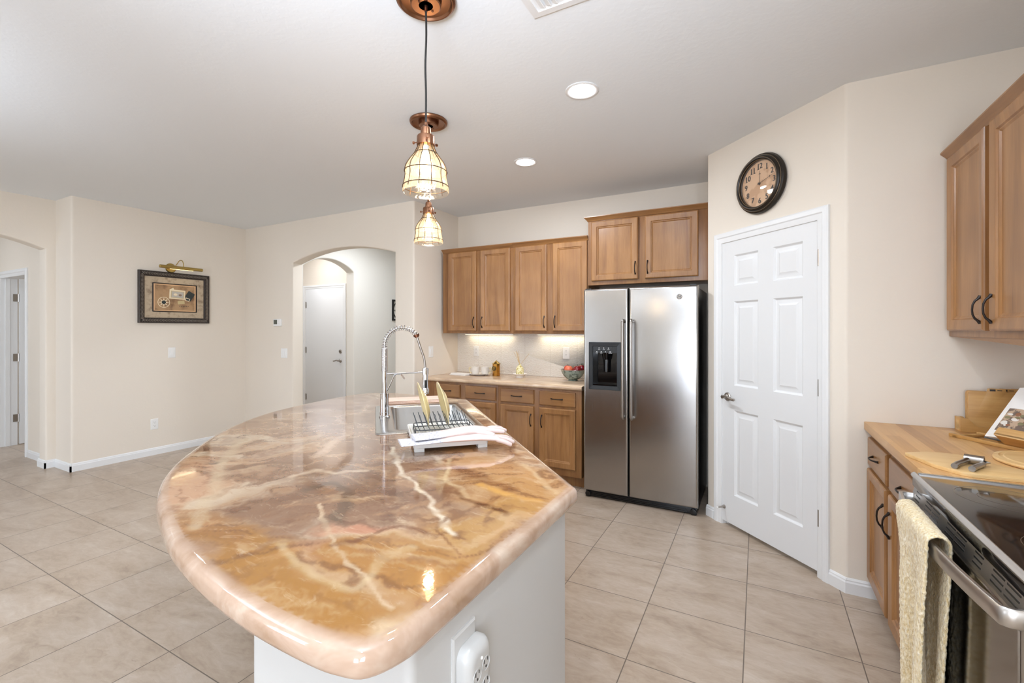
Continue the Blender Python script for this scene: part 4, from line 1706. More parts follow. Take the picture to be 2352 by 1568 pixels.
glove('pale pink rubber glove lying underneath, its cuff and finger tips overhanging the tray',
      [(.13, .030, .010, .044, .006), (.20, .030, .011, .042, .0075), (.27, .028, .011, .040, .008), (.33, .024, .011, .038, .0085), (.38, .018, .009, .040, .009), (.41, .014, .006, .040, .008), (.425, .012, .004, .036, .006)],
      [(-.062, .020, .010, .060, .004), (.0, .024, .0095, .056, .0045), (.07, .028, .0095, .050, .005), (.135, .0302, .010, .0455, .0066)],
      [([(.405, -.018, .004), (.44, -.026, -.004), (.470, -.030, -.016)], .0095), ([(.41, .004, .006), (.455, .000, .000), (.492, -.004, -.012)], .0098),
       ([(.41, .024, .007), (.455, .026, .004), (.490, .026, -.008)], .0096), ([(.405, .042, .005), (.44, .050, .001), (.468, .055, -.010)], .0088)],
      ([(.34, .050, .010), (.38, .068, .008), (.41, .076, .002)], .0105), .04, isl_loc(1.855, .145, ZI + .0405))

# folded towel behind the sink
mb = MB()
for k in range(3):
    o_ = rounded([(-.005 * k, 0), (.365 + .004 * k, .006 * k), (.37, .17), (.0, .175 - .004 * k)], .012, 3)
    z0 = k * .0075
    mb.rings([[(x, y, z0 + .001) for x, y in ins(o_, .004)], [(x, y, z0 + .0025) for x, y in o_], [(x, y, z0 + .006) for x, y in o_], [(x, y, z0 + .0078) for x, y in ins(o_, .004)]])
ft = mb.build('folded_towel', 'pink_cloth', ang=60)
tag(ft, 'folded pink towel on the island behind the sink', 'towel', None, isl_loc(3.155, .085, ZI), R45)

# ================================================================== PENDANTS, CEILING LIGHTS, VENT


def make_pendant(loc, lab):
    p = thing('pendant_light', lab, 'pendant light', loc, 0.4, 'pendants over the island')
    mb = MB()
    mb.lathe([(0, 0), (.118, 0), (.120, -.006), (.117, -.016), (.108, -.022), (.104, -.021), (.098, -.013), (.066, -.006), (.064, -.006), (.064, -.006), (.060, -.030), (.056, -.033), (0, -.033)], 44)
    for k in range(2):
        mb.ball((.035 * math.cos(k * PI + 1), .035 * math.sin(k * PI + 1), -.0335), .005, 8, 6, 1)
    mb.lathe([(0, -.033), (.008, -.033), (.007, -.055), (0, -.055)], 12, 1)
    mb.build('canopy', ['copper', 'copper_dark'], p, ang=30)
    mb = MB()
    cp = [(.0, 0, -.05), (.0015, .001, -.15), (-.002, 0, -.27), (.001, -.001, -.39), (0, 0, -.50)]
    mb.tube([tuple(q) for q in cat_rom(cp, 6)], .0042, 8)
    mb.build('cord', 'cord', p)
    z = -.498
    mb = MB()
    mb.lathe([(0, z), (.006, z), (.008, z - .012), (.019, z - .022), (.0215, z - .045), (.021, z - .052), (.034, z - .055), (.036, z - .06), (.0365, z - .092), (.033, z - .094), (0, z - .094)], 28)
    for k in range(3):
        a_ = k * 2 * PI / 3 + .9
        d_ = Vector((math.cos(a_), math.sin(a_), 0))
        mb.tube([tuple(d_ * .034 + Vector((0, 0, z - .076))), tuple(d_ * .050 + Vector((0, 0, z - .076)))], .0025, 8)
        mb.tube([tuple(d_ * .050 + Vector((0, 0, z - .076))), tuple(d_ * .056 + Vector((0, 0, z - .076)))], .006, 10)
    mb.build('socket_cap', 'copper', p, ang=30)
    g0 = z - .086
    pr = [(.029, 0), (.031, -.012), (.045, -.042), (.064, -.068), (.0775, -.092), (.0825, -.112), (.081, -.128), (.0835, -.150), (.089, -.172), (.0915, -.186), (.0905, -.196)]
    sm = [tuple(q)[:2] for q in cat_rom([(a, b, 0) for a, b in pr], 3)]
    mb = MB()
    mb.rings([[(r * math.cos(2 * PI * i / 40), r * math.sin(2 * PI * i / 40), g0 + h) for i in range(40)] for r, h in sm], False, False)
    mb.build('shade', 'glass', p, ang=60)
    mb = MB()
    for k in range(12):
        a_ = 2 * PI * k / 12
        mb.tube([((r + .0016) * math.cos(a_), (r + .0016) * math.sin(a_), g0 + h) for r, h in sm[:-3]], .0018, 5)
    for h, r in ((-.040, .0455), (-.112, .0842), (-.172, .0905)):
        mb.tube([(r * math.cos(2 * PI * i / 40), r * math.sin(2 * PI * i / 40), g0 + h) for i in range(40)], .0019, 5, closed=True)
    mb.build('wire_cage', 'wire_bronze', p)
    mb = MB()
    mb.lathe([(0, g0 - .005), (.012, g0 - .005), (.013, g0 - .03), (.020, g0 - .055), (.027, g0 - .08), (.0275, g0 - .095), (.022, g0 - .112), (.010, g0 - .121), (0, g0 - .123)], 20)
    mb.build('bulb', 'bulb', p, ang=60)
    return p


PEND = [(-1.168, 1.442, H_CEIL), (-1.846, 2.306, H_CEIL)]
pn = make_pendant(PEND[0], 'copper pendant with wire-caged glass shade nearest the camera, hanging in front of the other')
dup(pn, PEND[1], .4, 'copper pendant with wire-caged glass shade hanging farther back over the sink end', 'pendants over the island')
for x, y, z in PEND:
    d = bpy.data.lights.new('pendant_glow', 'POINT')
    d.energy = 4
    d.color = (1, .80, .55)
    d.shadow_soft_size = .03
    o = bpy.data.objects.new('pendant_glow', d)
    o.location = (x, y, z - .498 - .086 - .145)
    COL.objects.link(o)


def make_can(loc, lab):
    c = thing('recessed_light', lab, 'ceiling light', loc, 0, 'recessed ceiling lights')
    mb = MB()
    mb.lathe([(.070, .0), (.092, 0), (.093, -.003), (.088, -.006), (.074, -.004), (.070, -.001)], 40)
    mb.build('trim_ring', 'white', c, ang=40)
    mb = MB()
    mb.lathe([(0, -.0012), (.0705, -.0012), (.066, -.006), (.045, -.011), (0, -.013)], 36)
    mb.build('lens', 'can_lamp', c, ang=60)
    return c


CANS = [(-.859, 2.414, 'round recessed ceiling light nearer the camera, in front of the fridge'),
        (-1.621, 3.235, 'round recessed ceiling light farther back, above the back cabinets')]
c0 = make_can((CANS[0][0], CANS[0][1], H_CEIL), CANS[0][2])
dup(c0, (CANS[1][0], CANS[1][1], H_CEIL), 0, CANS[1][2])
for x, y, w_ in [(CANS[0][0], CANS[0][1], 8), (CANS[1][0], CANS[1][1], 21), (.05, 1.2, 10), (-.2, -.6, 8), (-2.4, -.9, 8), (-4.6, 1.9, 4), (-4.6, -.6, 4)]:  # visible cans come first; the other spots are added fills without fixtures
    area('can_and_fill_glow', (x, y, H_CEIL - .016), (0, 0, 0), .13, .13, w_, (.9, .97, 1.06), 'DISK')
area('hall_fill_glow', (-4.2, 4.4, H_CEIL - .02), (0, 0, 0), .3, .3, 22, (.9, .97, 1.06), 'DISK')  # added ceiling fills for the hall rooms, no lamp fixture there
area('hall_fill_glow', (-5.9, 4.35, H_CEIL - .02), (0, 0, 0), .25, .25, 11, (.95, .96, 1.0), 'DISK')
area('hall_fill_glow', (-7.6, .9, H_CEIL - .02), (0, 0, 0), .3, .3, 6, (.92, .97, 1.04), 'DISK')
area('hall_fill_glow', (-8.0, 3.6, H_CEIL - .02), (0, 0, 0), .3, .3, 30, (.88, .96, 1.08), 'DISK')

av = thing('air_vent', 'white louvred ceiling air vent at the top edge', 'air vent', (-.835, 1.752, H_CEIL), 0)
mb = MB()
VW = .36
rs = []
for ins_, z in ((0, 0), (.001, -.006), (.034, -.010), (.036, -.004)):
    rs.append([(ins_, -ins_, z), (VW - ins_, -ins_, z), (VW - ins_, -VW + ins_, z), (ins_, -VW + ins_, z)])
mb.rings(rs, False, True)
mb.build('frame', 'white', av, ang=25)
mb = MB()
for k in range(3):
    x = .048 + k * .028
    mb.add([(x, -.05, -.004), (x + .020, -.05, -.014), (x + .020, -.31, -.014), (x, -.31, -.004), (x + .004, -.05, -.004), (x + .024, -.05, -.013), (x + .024, -.31, -.013), (x + .004, -.31, -.004)],
           [(0, 1, 2, 3), (7, 6, 5, 4), (0, 4, 5, 1), (1, 5, 6, 2), (2, 6, 7, 3)])
for k in range(7):
    y = -.05 - k * .036
    x0 = .142
    mb.add([(x0, y, -.004), (VW - .05, y, -.004), (VW - .05, y - .022, -.014), (x0, y - .022, -.014), (x0, y - .004, -.004), (VW - .05, y - .004, -.004), (VW - .05, y - .026, -.013), (x0, y - .026, -.013)],
           [(0, 1, 2, 3), (7, 6, 5, 4), (0, 4, 5, 1), (1, 5, 6, 2), (2, 6, 7, 3)])
mb.build('louvers', 'white', av, ang=25)

# ================================================================== WALL FITTINGS


def outlet(loc, rz, lab):
    o = thing('electrical_outlet', lab, 'outlet', loc, rz)
    MB().rect_rings(-.037, .037, -.060, .060, [(0, 0), (0, -.003), (.003, -.0055), (.007, -.006)], cap0=True).build('cover_plate', 'plastic', o, ang=25)
    for s_ in (1, -1):
        mb = MB()
        cz = s_ * .0195
        shp = rounded([(-.017, -.0145), (.017, -.0145), (.017, .0145), (-.017, .0145)], [.006, .006, .006, .006], 4)
        mb.rings([[(x, -.006, cz + z) for x, z in shp], [(x, -.0078, cz + z) for x, z in shp]])
        mb.box(-.0082, -.0084, cz, -.0060, -.0078, cz + .0085, 1)
        mb.box(.0058, -.0084, cz + .001, .0080, -.0078, cz + .0085, 1)
        mb.lathe([(0, 0), (.003, 0), (.003, .0006), (0, .0006)], 8, 1, face_out(0, -.0078, cz - .007))
        mb.build('socket', ['plastic', 'slot'], o)
    return o


def switch(loc, rz, lab, gang=1):
    o = thing('light_switch', lab, 'light switch', loc, rz)
    w = .037 + (gang - 1) * .023
    MB().rect_rings(-w, w, -.060, .060, [(0, 0), (0, -.003), (.003, -.0055), (.007, -.006)], cap0=True).build('cover_plate', 'plastic', o, ang=25)
    for k in range(gang):
        cx = (k - (gang - 1) / 2) * .046
        mb = MB()
        mb.rect_rings(cx - .0165, cx + .0165, -.033, .033, [(0, -.006), (0, -.0072), (.0015, -.0078)], cap0=True)
        mb.add([(cx - .0145, -.0078, -.030), (cx + .0145, -.0078, -.030), (cx + .0145, -.0105, .0), (cx - .0145, -.0105, .0), (cx + .0145, -.0082, .030), (cx - .0145, -.0082, .030),
                (cx - .0145, -.0076, .030), (cx + .0145, -.0076, .030), (cx - .0145, -.0076, -.030), (cx + .0145, -.0076, -.030)],
               [(0, 1, 2, 3), (3, 2, 4, 5), (0, 3, 5, 6, 8), (1, 9, 7, 4, 2), (5, 4, 7, 6)])
        mb.build('rocker', 'plastic', o, ang=20)
    return o


switch((-6.0, 2.794, 1.145), R_LEFT, 'white light switch on the left wall directly under the framed picture')
outlet((-6.0, 2.620, .346), R_LEFT, 'white outlet low on the left wall, near the baseboard')
switch((-5.197, 3.66, 1.118), 0, 'white double light switch under the thermostat, left of the arch', 2)
switch((-3.12, 3.938, 1.172), R_RIGHT * -1, 'white light switch on the wing wall left of the back cabinets')
outlet((-2.857, 4.438, 1.165), 0, 'white outlet in the backsplash above the two mugs')
outlet((-1.749, 4.438, 1.170), 0, 'white outlet in the backsplash above the fruit bowl')
th = thing('thermostat', 'small white thermostat with grey screen on the wall left of the arch', 'thermostat', (-5.312, 3.66, 1.500), 0)
MB().rect_rings(-.070, .070, -.046, .046, [(0, 0), (0, -.018), (.003, -.023), (.008, -.024)], r=.008, cap0=True).build('case', 'plastic', th, ang=30)
MB().rect_rings(-.058, .008, -.022, .034, [(0, -.024), (0, -.025), (.001, -.025)], cap0=True).build('screen', plain('lcd_grey', '#5b5f58', .25), th)
mb = MB()
for x, z in ((.03, .018), (.03, -.010)):
    mb.rect_rings(x - .009, x + .009, z - .007, z + .007, [(0, -.024), (.001, -.0262)], cap0=True)
mb.build('buttons', 'tray', th)

# framed black metal wall art in the hall, seen edge-on behind the arch
wa = thing('wall_art', 'black square openwork metal wall art partly hidden behind the arch', 'wall art', (-5.05, 5.60, 1.715), R_LEFT)
mb = MB()
mb.rect_rings(-.20, .16, -.165, .165, [(0, -.002), (0, -.022), (.028, -.022), (.028, -.002), (0, -.002)], cap1=False)
mb.build('frame', 'black', wa, smooth=False)
mb = MB()
mb.tube([(-.02 + .155 * math.cos(2 * PI * i / 40), -.012, .155 * math.sin(2 * PI * i / 40)) for i in range(40)], .008, 8, closed=True)
mb.tube([(-.185, -.012, 0), (.145, -.012, 0)], .006, 8)
mb.tube([(-.02, -.012, -.15), (-.02, -.012, .15)], .006, 8)
mb.build('openwork', 'black', wa)

# ---- framed collage and its brass picture light
PX, PZ, PW, PH = 2.8235, 1.780, .365, .292
pc = thing('framed_picture', 'framed sepia travel collage in a carved dark frame on the left wall', 'framed picture', (-6.0, PX, PZ), R_LEFT)
MB().rect_rings(-PW, PW, -PH, PH, [(0, -.002), (0, -.034), (.006, -.040), (.016, -.038), (.030, -.034), (.046, -.028), (.058, -.022), (.060, -.016)], cap0=True, cap1=False).build('frame', 'frame_dark', pc, ang=30)
mb = MB()
random.seed(3)
for (xa, za, xb, zb, nn) in ((-PW + .03, PH - .03, PW - .03, PH - .03, 44), (-PW + .03, -PH + .03, PW - .03, -PH + .03, 44), (-PW + .03, -PH + .04, -PW + .03, PH - .04, 34), (PW - .03, -PH + .04, PW - .03, PH - .04, 34)):
    for k in range(nn):
        s_ = (k + .5) / nn
        x, z = xa + (xb - xa) * s_, za + (zb - za) * s_
        d_ = Vector((xb - xa, 0, zb - za)).normalized()
        e_ = Vector((-d_.z, 0, d_.x)) * (.016 if k % 2 else -.016)
        c_ = Vector((x, -.037, z))
        mb.tube([tuple(c_ - d_ * .006 - e_), tuple(c_ + d_ * .003 + Vector((0, -.005, 0))), tuple(c_ - d_ * .006 + e_)], [.002, .0055, .002], 6)
mb.build('carving', plain('carved_pewter', '#8b8279', .3, .6), pc)
MB().rect_rings(-PW + .058, PW - .058, -PH + .058, PH - .058, [(0, -.0165), (.073, -.0165), (.073, -.014)], cap1=False).build('mat_board', 'mat_board', pc, smooth=False)
MB().rect_rings(-PW + .131, PW - .131, -PH + .122, PH - .122, [(0, -.0155), (.014, -.019), (.016, -.0155)], cap1=False).build('liner', 'art_line', pc, smooth=False)
ar = MB()
AX, AZ = PW - .146, PH - .137
ar.rect_rings(-AX, AX, -AZ, AZ, [(0, -.0140), (.0, -.0150)], 5, cap0=True)
ar.rect_rings(-AX + .014, AX - .014, -AZ + .012, AZ - .012, [(0, -.0150), (.0, -.0153)], 0, cap0=True)


def art_quad(cx, cz, w, h, rot, y, mi):
    c_, s_ = math.cos(rot), math.sin(rot)
    q = [(cx + a * c_ - b * s_, y, cz + a * s_ + b * c_) for a, b in ((-w, -h), (w, -h), (w, h), (-w, h))]
    ar.rings([[(x, y + .0006, z) for x, _, z in q], q], mi=mi)


art_quad(.020, .042, .083, .054, -.05, -.0165, 1)
art_quad(.022, .040, .068, .040, -.05, -.0172, 4)
art_quad(.022, .040, .062, .034, -.05, -.0178, 2)
art_quad(.150, .030, .040, .052, -.55, -.0160, 3)
art_quad(.128, -.012, .024, .018, -.3, -.0170, 1)
art_quad(.128, -.012, .017, .011, -.3, -.0176, 3)
art_quad(.060, -.048, .036, .020, .12, -.0162, 4)
art_quad(-.035, .095, .022, .014, .5, -.0162, 1)
ar.ball((.000, -.018, .040), .016, 12, 6, 1, sc=(1.3, .12, .9))
ar.ball((.050, -.018, .036), .014, 12, 6, 6, sc=(1.3, .12, .9))
cx, cz = -.118, -.055
n = 36
ar.rings([[(cx + q * math.cos(2 * PI * i / n), -.0162, cz + q * math.sin(2 * PI * i / n)) for i in range(n)] for q in (.062, .056)], False, False, 1)
for k in range(8):
    a_ = k * PI / 4
    p_ = [(cx + .058 * math.cos(a_), -.0163, cz + .058 * math.sin(a_)), (cx + .022 * math.cos(a_ + .35), -.0163, cz + .022 * math.sin(a_ + .35)), (cx + .022 * math.cos(a_ - .35), -.0163, cz + .022 * math.sin(a_ - .35))]
    ar.add(p_, [(0, 1, 2)], 1)
ar.lathe([(0, 0), (.021, 0), (.021, .0015), (0, .0015)], 20, 3, face_out(cx, -.0163, cz))
for k in range(6):
    ar.box(.042 + k * .018, -.0160, -.096, .050 + k * .018, -.0153, -.089, 3)
ar.build('artwork', [M['art_ground'], plain('cream_paper', '#e8d8b8', .7), plain('photo_blue_grey', '#b9b3a9', .6), plain('postcard_dark', '#2e3432', .6),
                     plain('ochre_paper', '#c3b083', .7), plain('sand_border', '#d8ae82', .7), plain('shell_brown', '#8d7866', .6)], pc, ang=30)
pl = thing('picture_light', 'slim brass picture light on a curved arm above the framed picture', 'picture light', (-6.0, 2.78, 2.125), R_LEFT)
mb = MB()
mb.lathe([(0, 0), (.055, 0), (.055, .006), (.048, .014), (.02, .018), (0, .019)], 28, xf=face_out(0, 0, 0))
mb.build('back_plate', 'brass', pl, ang=30)
mb = MB()
mb.tube([tuple(p) for p in cat_rom([(.03, -.012, .0), (.045, -.04, .045), (.058, -.075, .088), (.07, -.105, .088), (.075, -.125, .05), (.076, -.128, .010)], 6)], .0045, 8)
mb.build('arm', 'brass', pl)
mb = MB()
mb.tube([(-.165, -.130, -.002), (.275, -.130, -.002)], .0185, 16)
for x in (-.165, .275):
    mb.ball((x, -.130, -.002), .0175, 12, 8, sc=(.25, 1, 1))
mb.build('lamp_tube', 'brass', pl, ang=40)
MB().box(-.06, -.128, -.0235, .18, -.112, -.0195).build('lens', 'pic_lamp', pl)
area('picture_glow', (-5.872, 2.84, 2.098), (0, math.radians(-25), 0), .03, .3, .12, (1, .82, .55))

# ---- wall clock above the pantry door
S_CL = .512
ckx, cky = -.335 + S_CL * s2, 3.775 - S_CL * s2
cl = thing('wall_clock', 'round wall clock with dark stepped case and parchment face above the white door', 'clock', (ckx, cky, 2.370), R_DIAG)
mb = MB()
mb.lathe([(0, 0), (.175, 0), (.192, .004), (.196, .014), (.190, .030), (.180, .036), (.178, .044), (.172, .052), (.163, .056), (.158, .055), (.153, .050), (.148, .030), (.148, .020), (0, .020)], 64, 0, face_out(0, 0, 0))
mb.build('case', plain('dark_clock_case', '#262019', .3, .3), cl, ang=30)
mb = MB()
for r_, y_ in ((.1635, .0565), (.1800, .040), (.151, .046)):
    mb.tube([(r_ * math.cos(2 * PI * i / 64), -y_, r_ * math.sin(2 * PI * i / 64)) for i in range(64)], .0014, 6, closed=True)
mb.build('bezel_rings', plain('worn_bronze_edge', '#8d7a63', .35, .7), cl)
mb = MB()
mb.lathe([(0, .020), (.1478, .020), (.1478, .0212), (0, .0212)], 64, 0, face_out(0, 0, 0))
mb.build('dial', 'clock_face', cl, ang=30)
for k in range(1, 13):
    nm = MB()
    a_ = PI / 2 - k * PI / 6
    r_ = .113
    v, f = text_mesh(str(k), .050, .0)
    for sx in (-.0020, -.0010, 0, .0010, .0020):
        nm.add([(p[0] * .92 + sx, p[1] + (.0006 if sx else 0), p[2] + abs(sx) * .1) for p in v], f, 0, face_out(r_ * math.cos(a_), -.0222, r_ * math.sin(a_)))
    # slab serifs
    for q, ch in enumerate(str(k)):
        if ch in '1':
            ox = (q - (len(str(k)) - 1) / 2) * .026
            nm.box(r_ * math.cos(a_) + ox - .007, -.0228, r_ * math.sin(a_) - .0185, r_ * math.cos(a_) + ox + .009, -.0218, r_ * math.sin(a_) - .0150)
    nm.build('numeral', 'ink', cl, smooth=False, weld=False)


def hand(name, ang, L, y, w):
    mb = MB()
    d_ = Vector((math.sin(ang), 0, math.cos(ang)))
    e_ = Vector((d_.z, 0, -d_.x))
    o_ = Vector((0, y, 0))
    mb.tube([tuple(o_ - d_ * .012), tuple(o_ + d_ * L)], [w, w * .5], 6)
    c_ = o_ + d_ * L * .78
    mb.tube([tuple(c_ - e_ * .007), tuple(c_ + e_ * .007)], w * .8, 6)
    mb.build(name, 'ink', cl)


hand('hour_hand', math.radians(2), .082, -.026, .0016)
hand('minute_hand', math.radians(74), .112, -.029, .0016)
mb = MB()
mb.lathe([(0, .0212), (.007, .0212), (.007, .032), (0, .033)], 14, 0, face_out(0, 0, 0))
mb.build('hub', 'ink', cl)
mb = MB()
mb.lathe([(.1485, .040), (.12, .0425), (.07, .045), (0, .046)], 48, 0, face_out(0, 0, 0))
mb.build('cover_glass', 'clear', cl, ang=60)

# ================================================================== BACK COUNTER ITEMS
ZC = .915
mb = MB()
for k in range(3):
    o_ = rounded([(0, .012 * k), (.215 - .006 * k, 0), (.235, .10 - .01 * k), (.02 + .01 * k, .115)], .006, 3)
    z0 = k * .007
    mb.rings([[(x, y, z0 + .0008) for x, y in ins(o_, .003)], [(x, y, z0 + .0015) for x, y in o_], [(x, y, z0 + .0055) for x, y in o_], [(x, y, z0 + .0072) for x, y in ins(o_, .004)]])
tag(mb.build('folded_napkin', 'linen', ang=60), 'folded white cloth napkin at the left end of the back counter', 'napkin', None, (-2.985, 4.085, ZC))
mb = MB()
mb.lathe([(0, 0.0003), (.055, .0003), (.058, .004), (.085, .012), (.118, .018), (.119, .020), (.085, .0155), (.05, .008), (0, .008)], 44)
tag(mb.build('serving_plate', 'ceramic', ang=40), 'flat white plate carrying the two mugs on the back counter', 'plate', None, (-2.672, 4.225, ZC))


def mug(x, y, ang, lab):
    c = thing('mug', lab, 'mug', (x, y, ZC + .0082), ang, 'cream mugs on the plate')
    mb = MB()
    mb.lathe([(0, 0), (.033, 0), (.036, .003), (.043, .03), (.0465, .062), (.048, .082), (.047, .083), (.0455, .081), (.044, .06), (.040, .028), (.03, .006), (0, .005)], 30)
    mb.build('cup', plain('cream_mug', '#dcd5cb', .2), c, ang=40)
    mb = MB()
    mb.tube([tuple(p) for p in cat_rom([(.045, 0, .068), (.062, 0, .074), (.074, 0, .062), (.070, 0, .038), (.055, 0, .018), (.041, 0, .014)], 5)], .0042, 8)
    mb.build('handle', 'cream_glaze', c)
    return c


mug(-2.722, 4.208, PI * 1.08, 'cream mug on the white plate with its handle pointing left')
mug(-2.618, 4.240, PI * .12, 'cream mug on the white plate, handle pointing toward the gold canister')
cn = thing('canister', 'small gold canister with pointed lid and dark roundel on the back counter', 'canister', (-2.478, 4.245, ZC), .25)
mb = MB()
hexa = [(.041 * math.cos(PI / 8 + k * PI / 4), .041 * math.sin(PI / 8 + k * PI / 4)) for k in range(8)]
mb.prism(hexa, .0004, .128)
mb.rings([[(x * 1.02, y * 1.02, z) for x, y in hexa] for z in (.006, .010)], False, False)
mb.build('body', 'gold_tin', cn, bev=.002)
mb = MB()
mb.rings([[(x * 1.16, y * 1.16, .1285) for x, y in hexa], [(x * 1.16, y * 1.16, .1315) for x, y in hexa], [(x * .22, y * .22, .160) for x, y in hexa]])
mb.ball((0, 0, .163), .006, 12, 8)
mb.build('lid', 'brass', cn, bev=.0008)
mb = MB()
T = Matrix.Rotation(-.46, 4, 'Z') @ face_out(0, -.0385, .082)
mb.lathe([(0, 0), (.026, 0), (.026, .0012), (0, .0012)], 26, 0, T)
mb.lathe([(.0265, 0), (.029, 0), (.029, .0012), (.0265, .0012)], 26, 1, T)
for a_, b_, w_, h_ in ((-.010, .006, .006, .0055), (.009, .006, .006, .0055), (0, -.004, .013, .0025), (0, -.012, .012, .003)):
    mb.ball((a_, b_, .0013), 1, 10, 6, 1, T, (w_, h_, .0008))
mb.build('roundel', ['ink', 'brass'], cn)
dd = tag(MB().lathe([(0, .0004), (.040, .0004), (.041, .010), (.034, .016), (.05, .022), (.078, .036), (.080, .042), (.074, .038), (.045, .026), (0, .024)], 40).build('footed_dish', 'ceramic', ang=40),
         'small footed white dish holding the reed diffuser', 'dish', None, (-2.178, 4.215, ZC))
rd = thing('reed_diffuser', 'lemon-patterned reed diffuser bottle standing in the white dish', 'reed diffuser', (-2.178, 4.215, ZC + .0245), 0)
mb = MB()
mb.lathe([(0, 0), (.038, 0), (.0405, .004), (.0405, .062), (.036, .080), (.022, .096), (.013, .104), (.012, .110), (.014, .1105), (.014, .116), (.0, .116)], 28)
mb.build('bottle', 'diffuser', rd, ang=40)
for k, (a_, b_, L) in enumerate(((-.15, .05, .14), (-.10, -.03, .15), (-.05, .02, .145), (-.20, .0, .135), (.30, .02, .12), (-.12, .08, .14))):
    mb = MB()
    mb.tube([(0, .002 * k - .005, .105), (a_ * .35, b_ * .2, .105 + L)], .0016, 6)
    mb.build('reed', 'reed', rd)
bw = tag(MB().lathe([(0, .0004), (.046, .0004), (.048, .006), (.040, .012), (.060, .018), (.088, .042), (.108, .074), (.120, .104), (.1215, .107), (.118, .107), (.104, .076), (.082, .046), (.05, .024), (0, .020)], 48).build('fruit_bowl', 'bowl_glass', ang=50),
         'green-grey cut glass fruit bowl on the back counter next to the fridge', 'bowl', None, (-1.592, 4.215, ZC))
mb = MB()
mb.tube([(.1198 * math.cos(2 * PI * i / 48), .1198 * math.sin(2 * PI * i / 48), .1075) for i in range(48)], .0022, 6, closed=True)
mb.build('rim', 'chrome', bw)


def fruit(x, y, z, r, mat, lab, leaf=False):
    f_ = thing('apple', lab, 'fruit', (x, y, z), random.random() * 3, 'fruit in the bowl')
    mb = MB()
    pr = []
    for i in range(15):
        a_ = PI * i / 14
        rr = r * math.sin(a_) * (1 + .06 * math.cos(a_))
        zz = -r * .92 * math.cos(a_) * (1 - .16 * math.exp(-(math.sin(a_) / .34) ** 2))
        pr.append((rr if 0 < i < 14 else 0, zz))
    mb.lathe(pr, 24)
    mb.build('flesh', mat, f_, ang=80)
    mb = MB()
    mb.tube([(0, 0, r * .72), (.002, 0, r * 1.0), (.005, .001, r * 1.15)], .0016, 6)
    mb.build('stem', 'ink', f_)
    if leaf:
        mb = MB()
        mb.rings([[(-.004, 0, r * 1.0), (.004, -.003, r * 1.0)], [(-.024, -.006, r * 1.12), (-.012, -.022, r * 1.10)], [(-.040, -.012, r * 1.16), (-.030, -.024, r * 1.14)], [(-.052, -.02, r * 1.1), (-.050, -.022, r * 1.1)]], False, False, closed=False)
        mb.rings([[(.004, 0, r * 1.0), (.0, .005, r * 1.0)], [(.024, .006, r * 1.14), (.02, -.014, r * 1.12)], [(.042, 0, r * 1.1), (.038, -.012, r * 1.09)]], False, False, closed=False)
        o = mb.build('leaf', 'leaf', f_)
        o.modifiers.new('t', 'SOLIDIFY').thickness = .0012
    return f_


fruit(-1.666, 4.254, ZC + .112, .036, 'apple_bright', 'bright red apple at the left side of the fruit bowl, behind the peach')
fruit(-1.622, 4.180, ZC + .110, .042, 'peach', 'orange peach at the front of the fruit bowl')
fruit(-1.535, 4.180, ZC + .112, .044, 'apple_red', 'dark red apple right of the orange peach in the bowl')
fruit(-1.520, 4.262, ZC + .118, .040, 'apple_red', 'dark red apple with green leaf at the back of the bowl by the fridge', True)

# ================================================================== RIGHT COUNTER ITEMS
ZR = .930
bh = thing('cutting_board_holder', 'bamboo holder block standing against the end wall on the butcher block', 'board holder', (.852, 2.93, ZR), 0)
mb = MB()
cut = rounded([(0, 0), (.285, 0), (.285, .064), (.262, .064), (.232, .030), (.055, .030), (.028, .064), (0, .064)], [0, 0, .002, .006, .03, .03, .006, .002], 5)
for y0, y1 in ((0, .014), (.062, .076)):
    mb.rings([[(x, y0, z) for x, z in cut], [(x, y1, z) for x, z in cut]])
mb.box(0, .014, 0, .285, .062, .014)
mb.box(0, .014, .014, .012, .062, .064)
mb.box(.273, .014, .014, .285, .062, .064)
mb.build('block', 'bamboo', bh, bev=.0012)
for k in range(3):
    y0 = 2.946 + k * .0155
    mb = MB()
    tabx = .07 + k * .045
    out = [(.005, 0), (.245, 0), (.245, .180), (tabx + .065, .180), (tabx + .062, .196), (tabx + .004, .196), (tabx, .180), (.005, .180)]
    out = rounded(out, [.004, .004, .012, .004, .003, .003, .004, .012], 3)
    mb.rings([[(x, 0, z) for x, z in out], [(x, .011, z) for x, z in out]])
    o = mb.build('cutting_board', 'bamboo', None, bev=.001)
    mb = MB()
    mb.box(tabx + .008, -.0006, .184, tabx + .028, .0, .193)
    mb.box(tabx + .034, -.0006, .187, tabx + .050, .0, .190)
    mb.build('tab_marking', 'ink', o)
    tag(o, ['bamboo cutting board with tab, frontmost in the holder', 'bamboo cutting board with tab, middle one in the holder', 'bamboo cutting board with tab, rearmost in the holder against the wall'][k],
        'cutting board', 'boards in the holder', (.880, y0, ZR + .0142), 0)

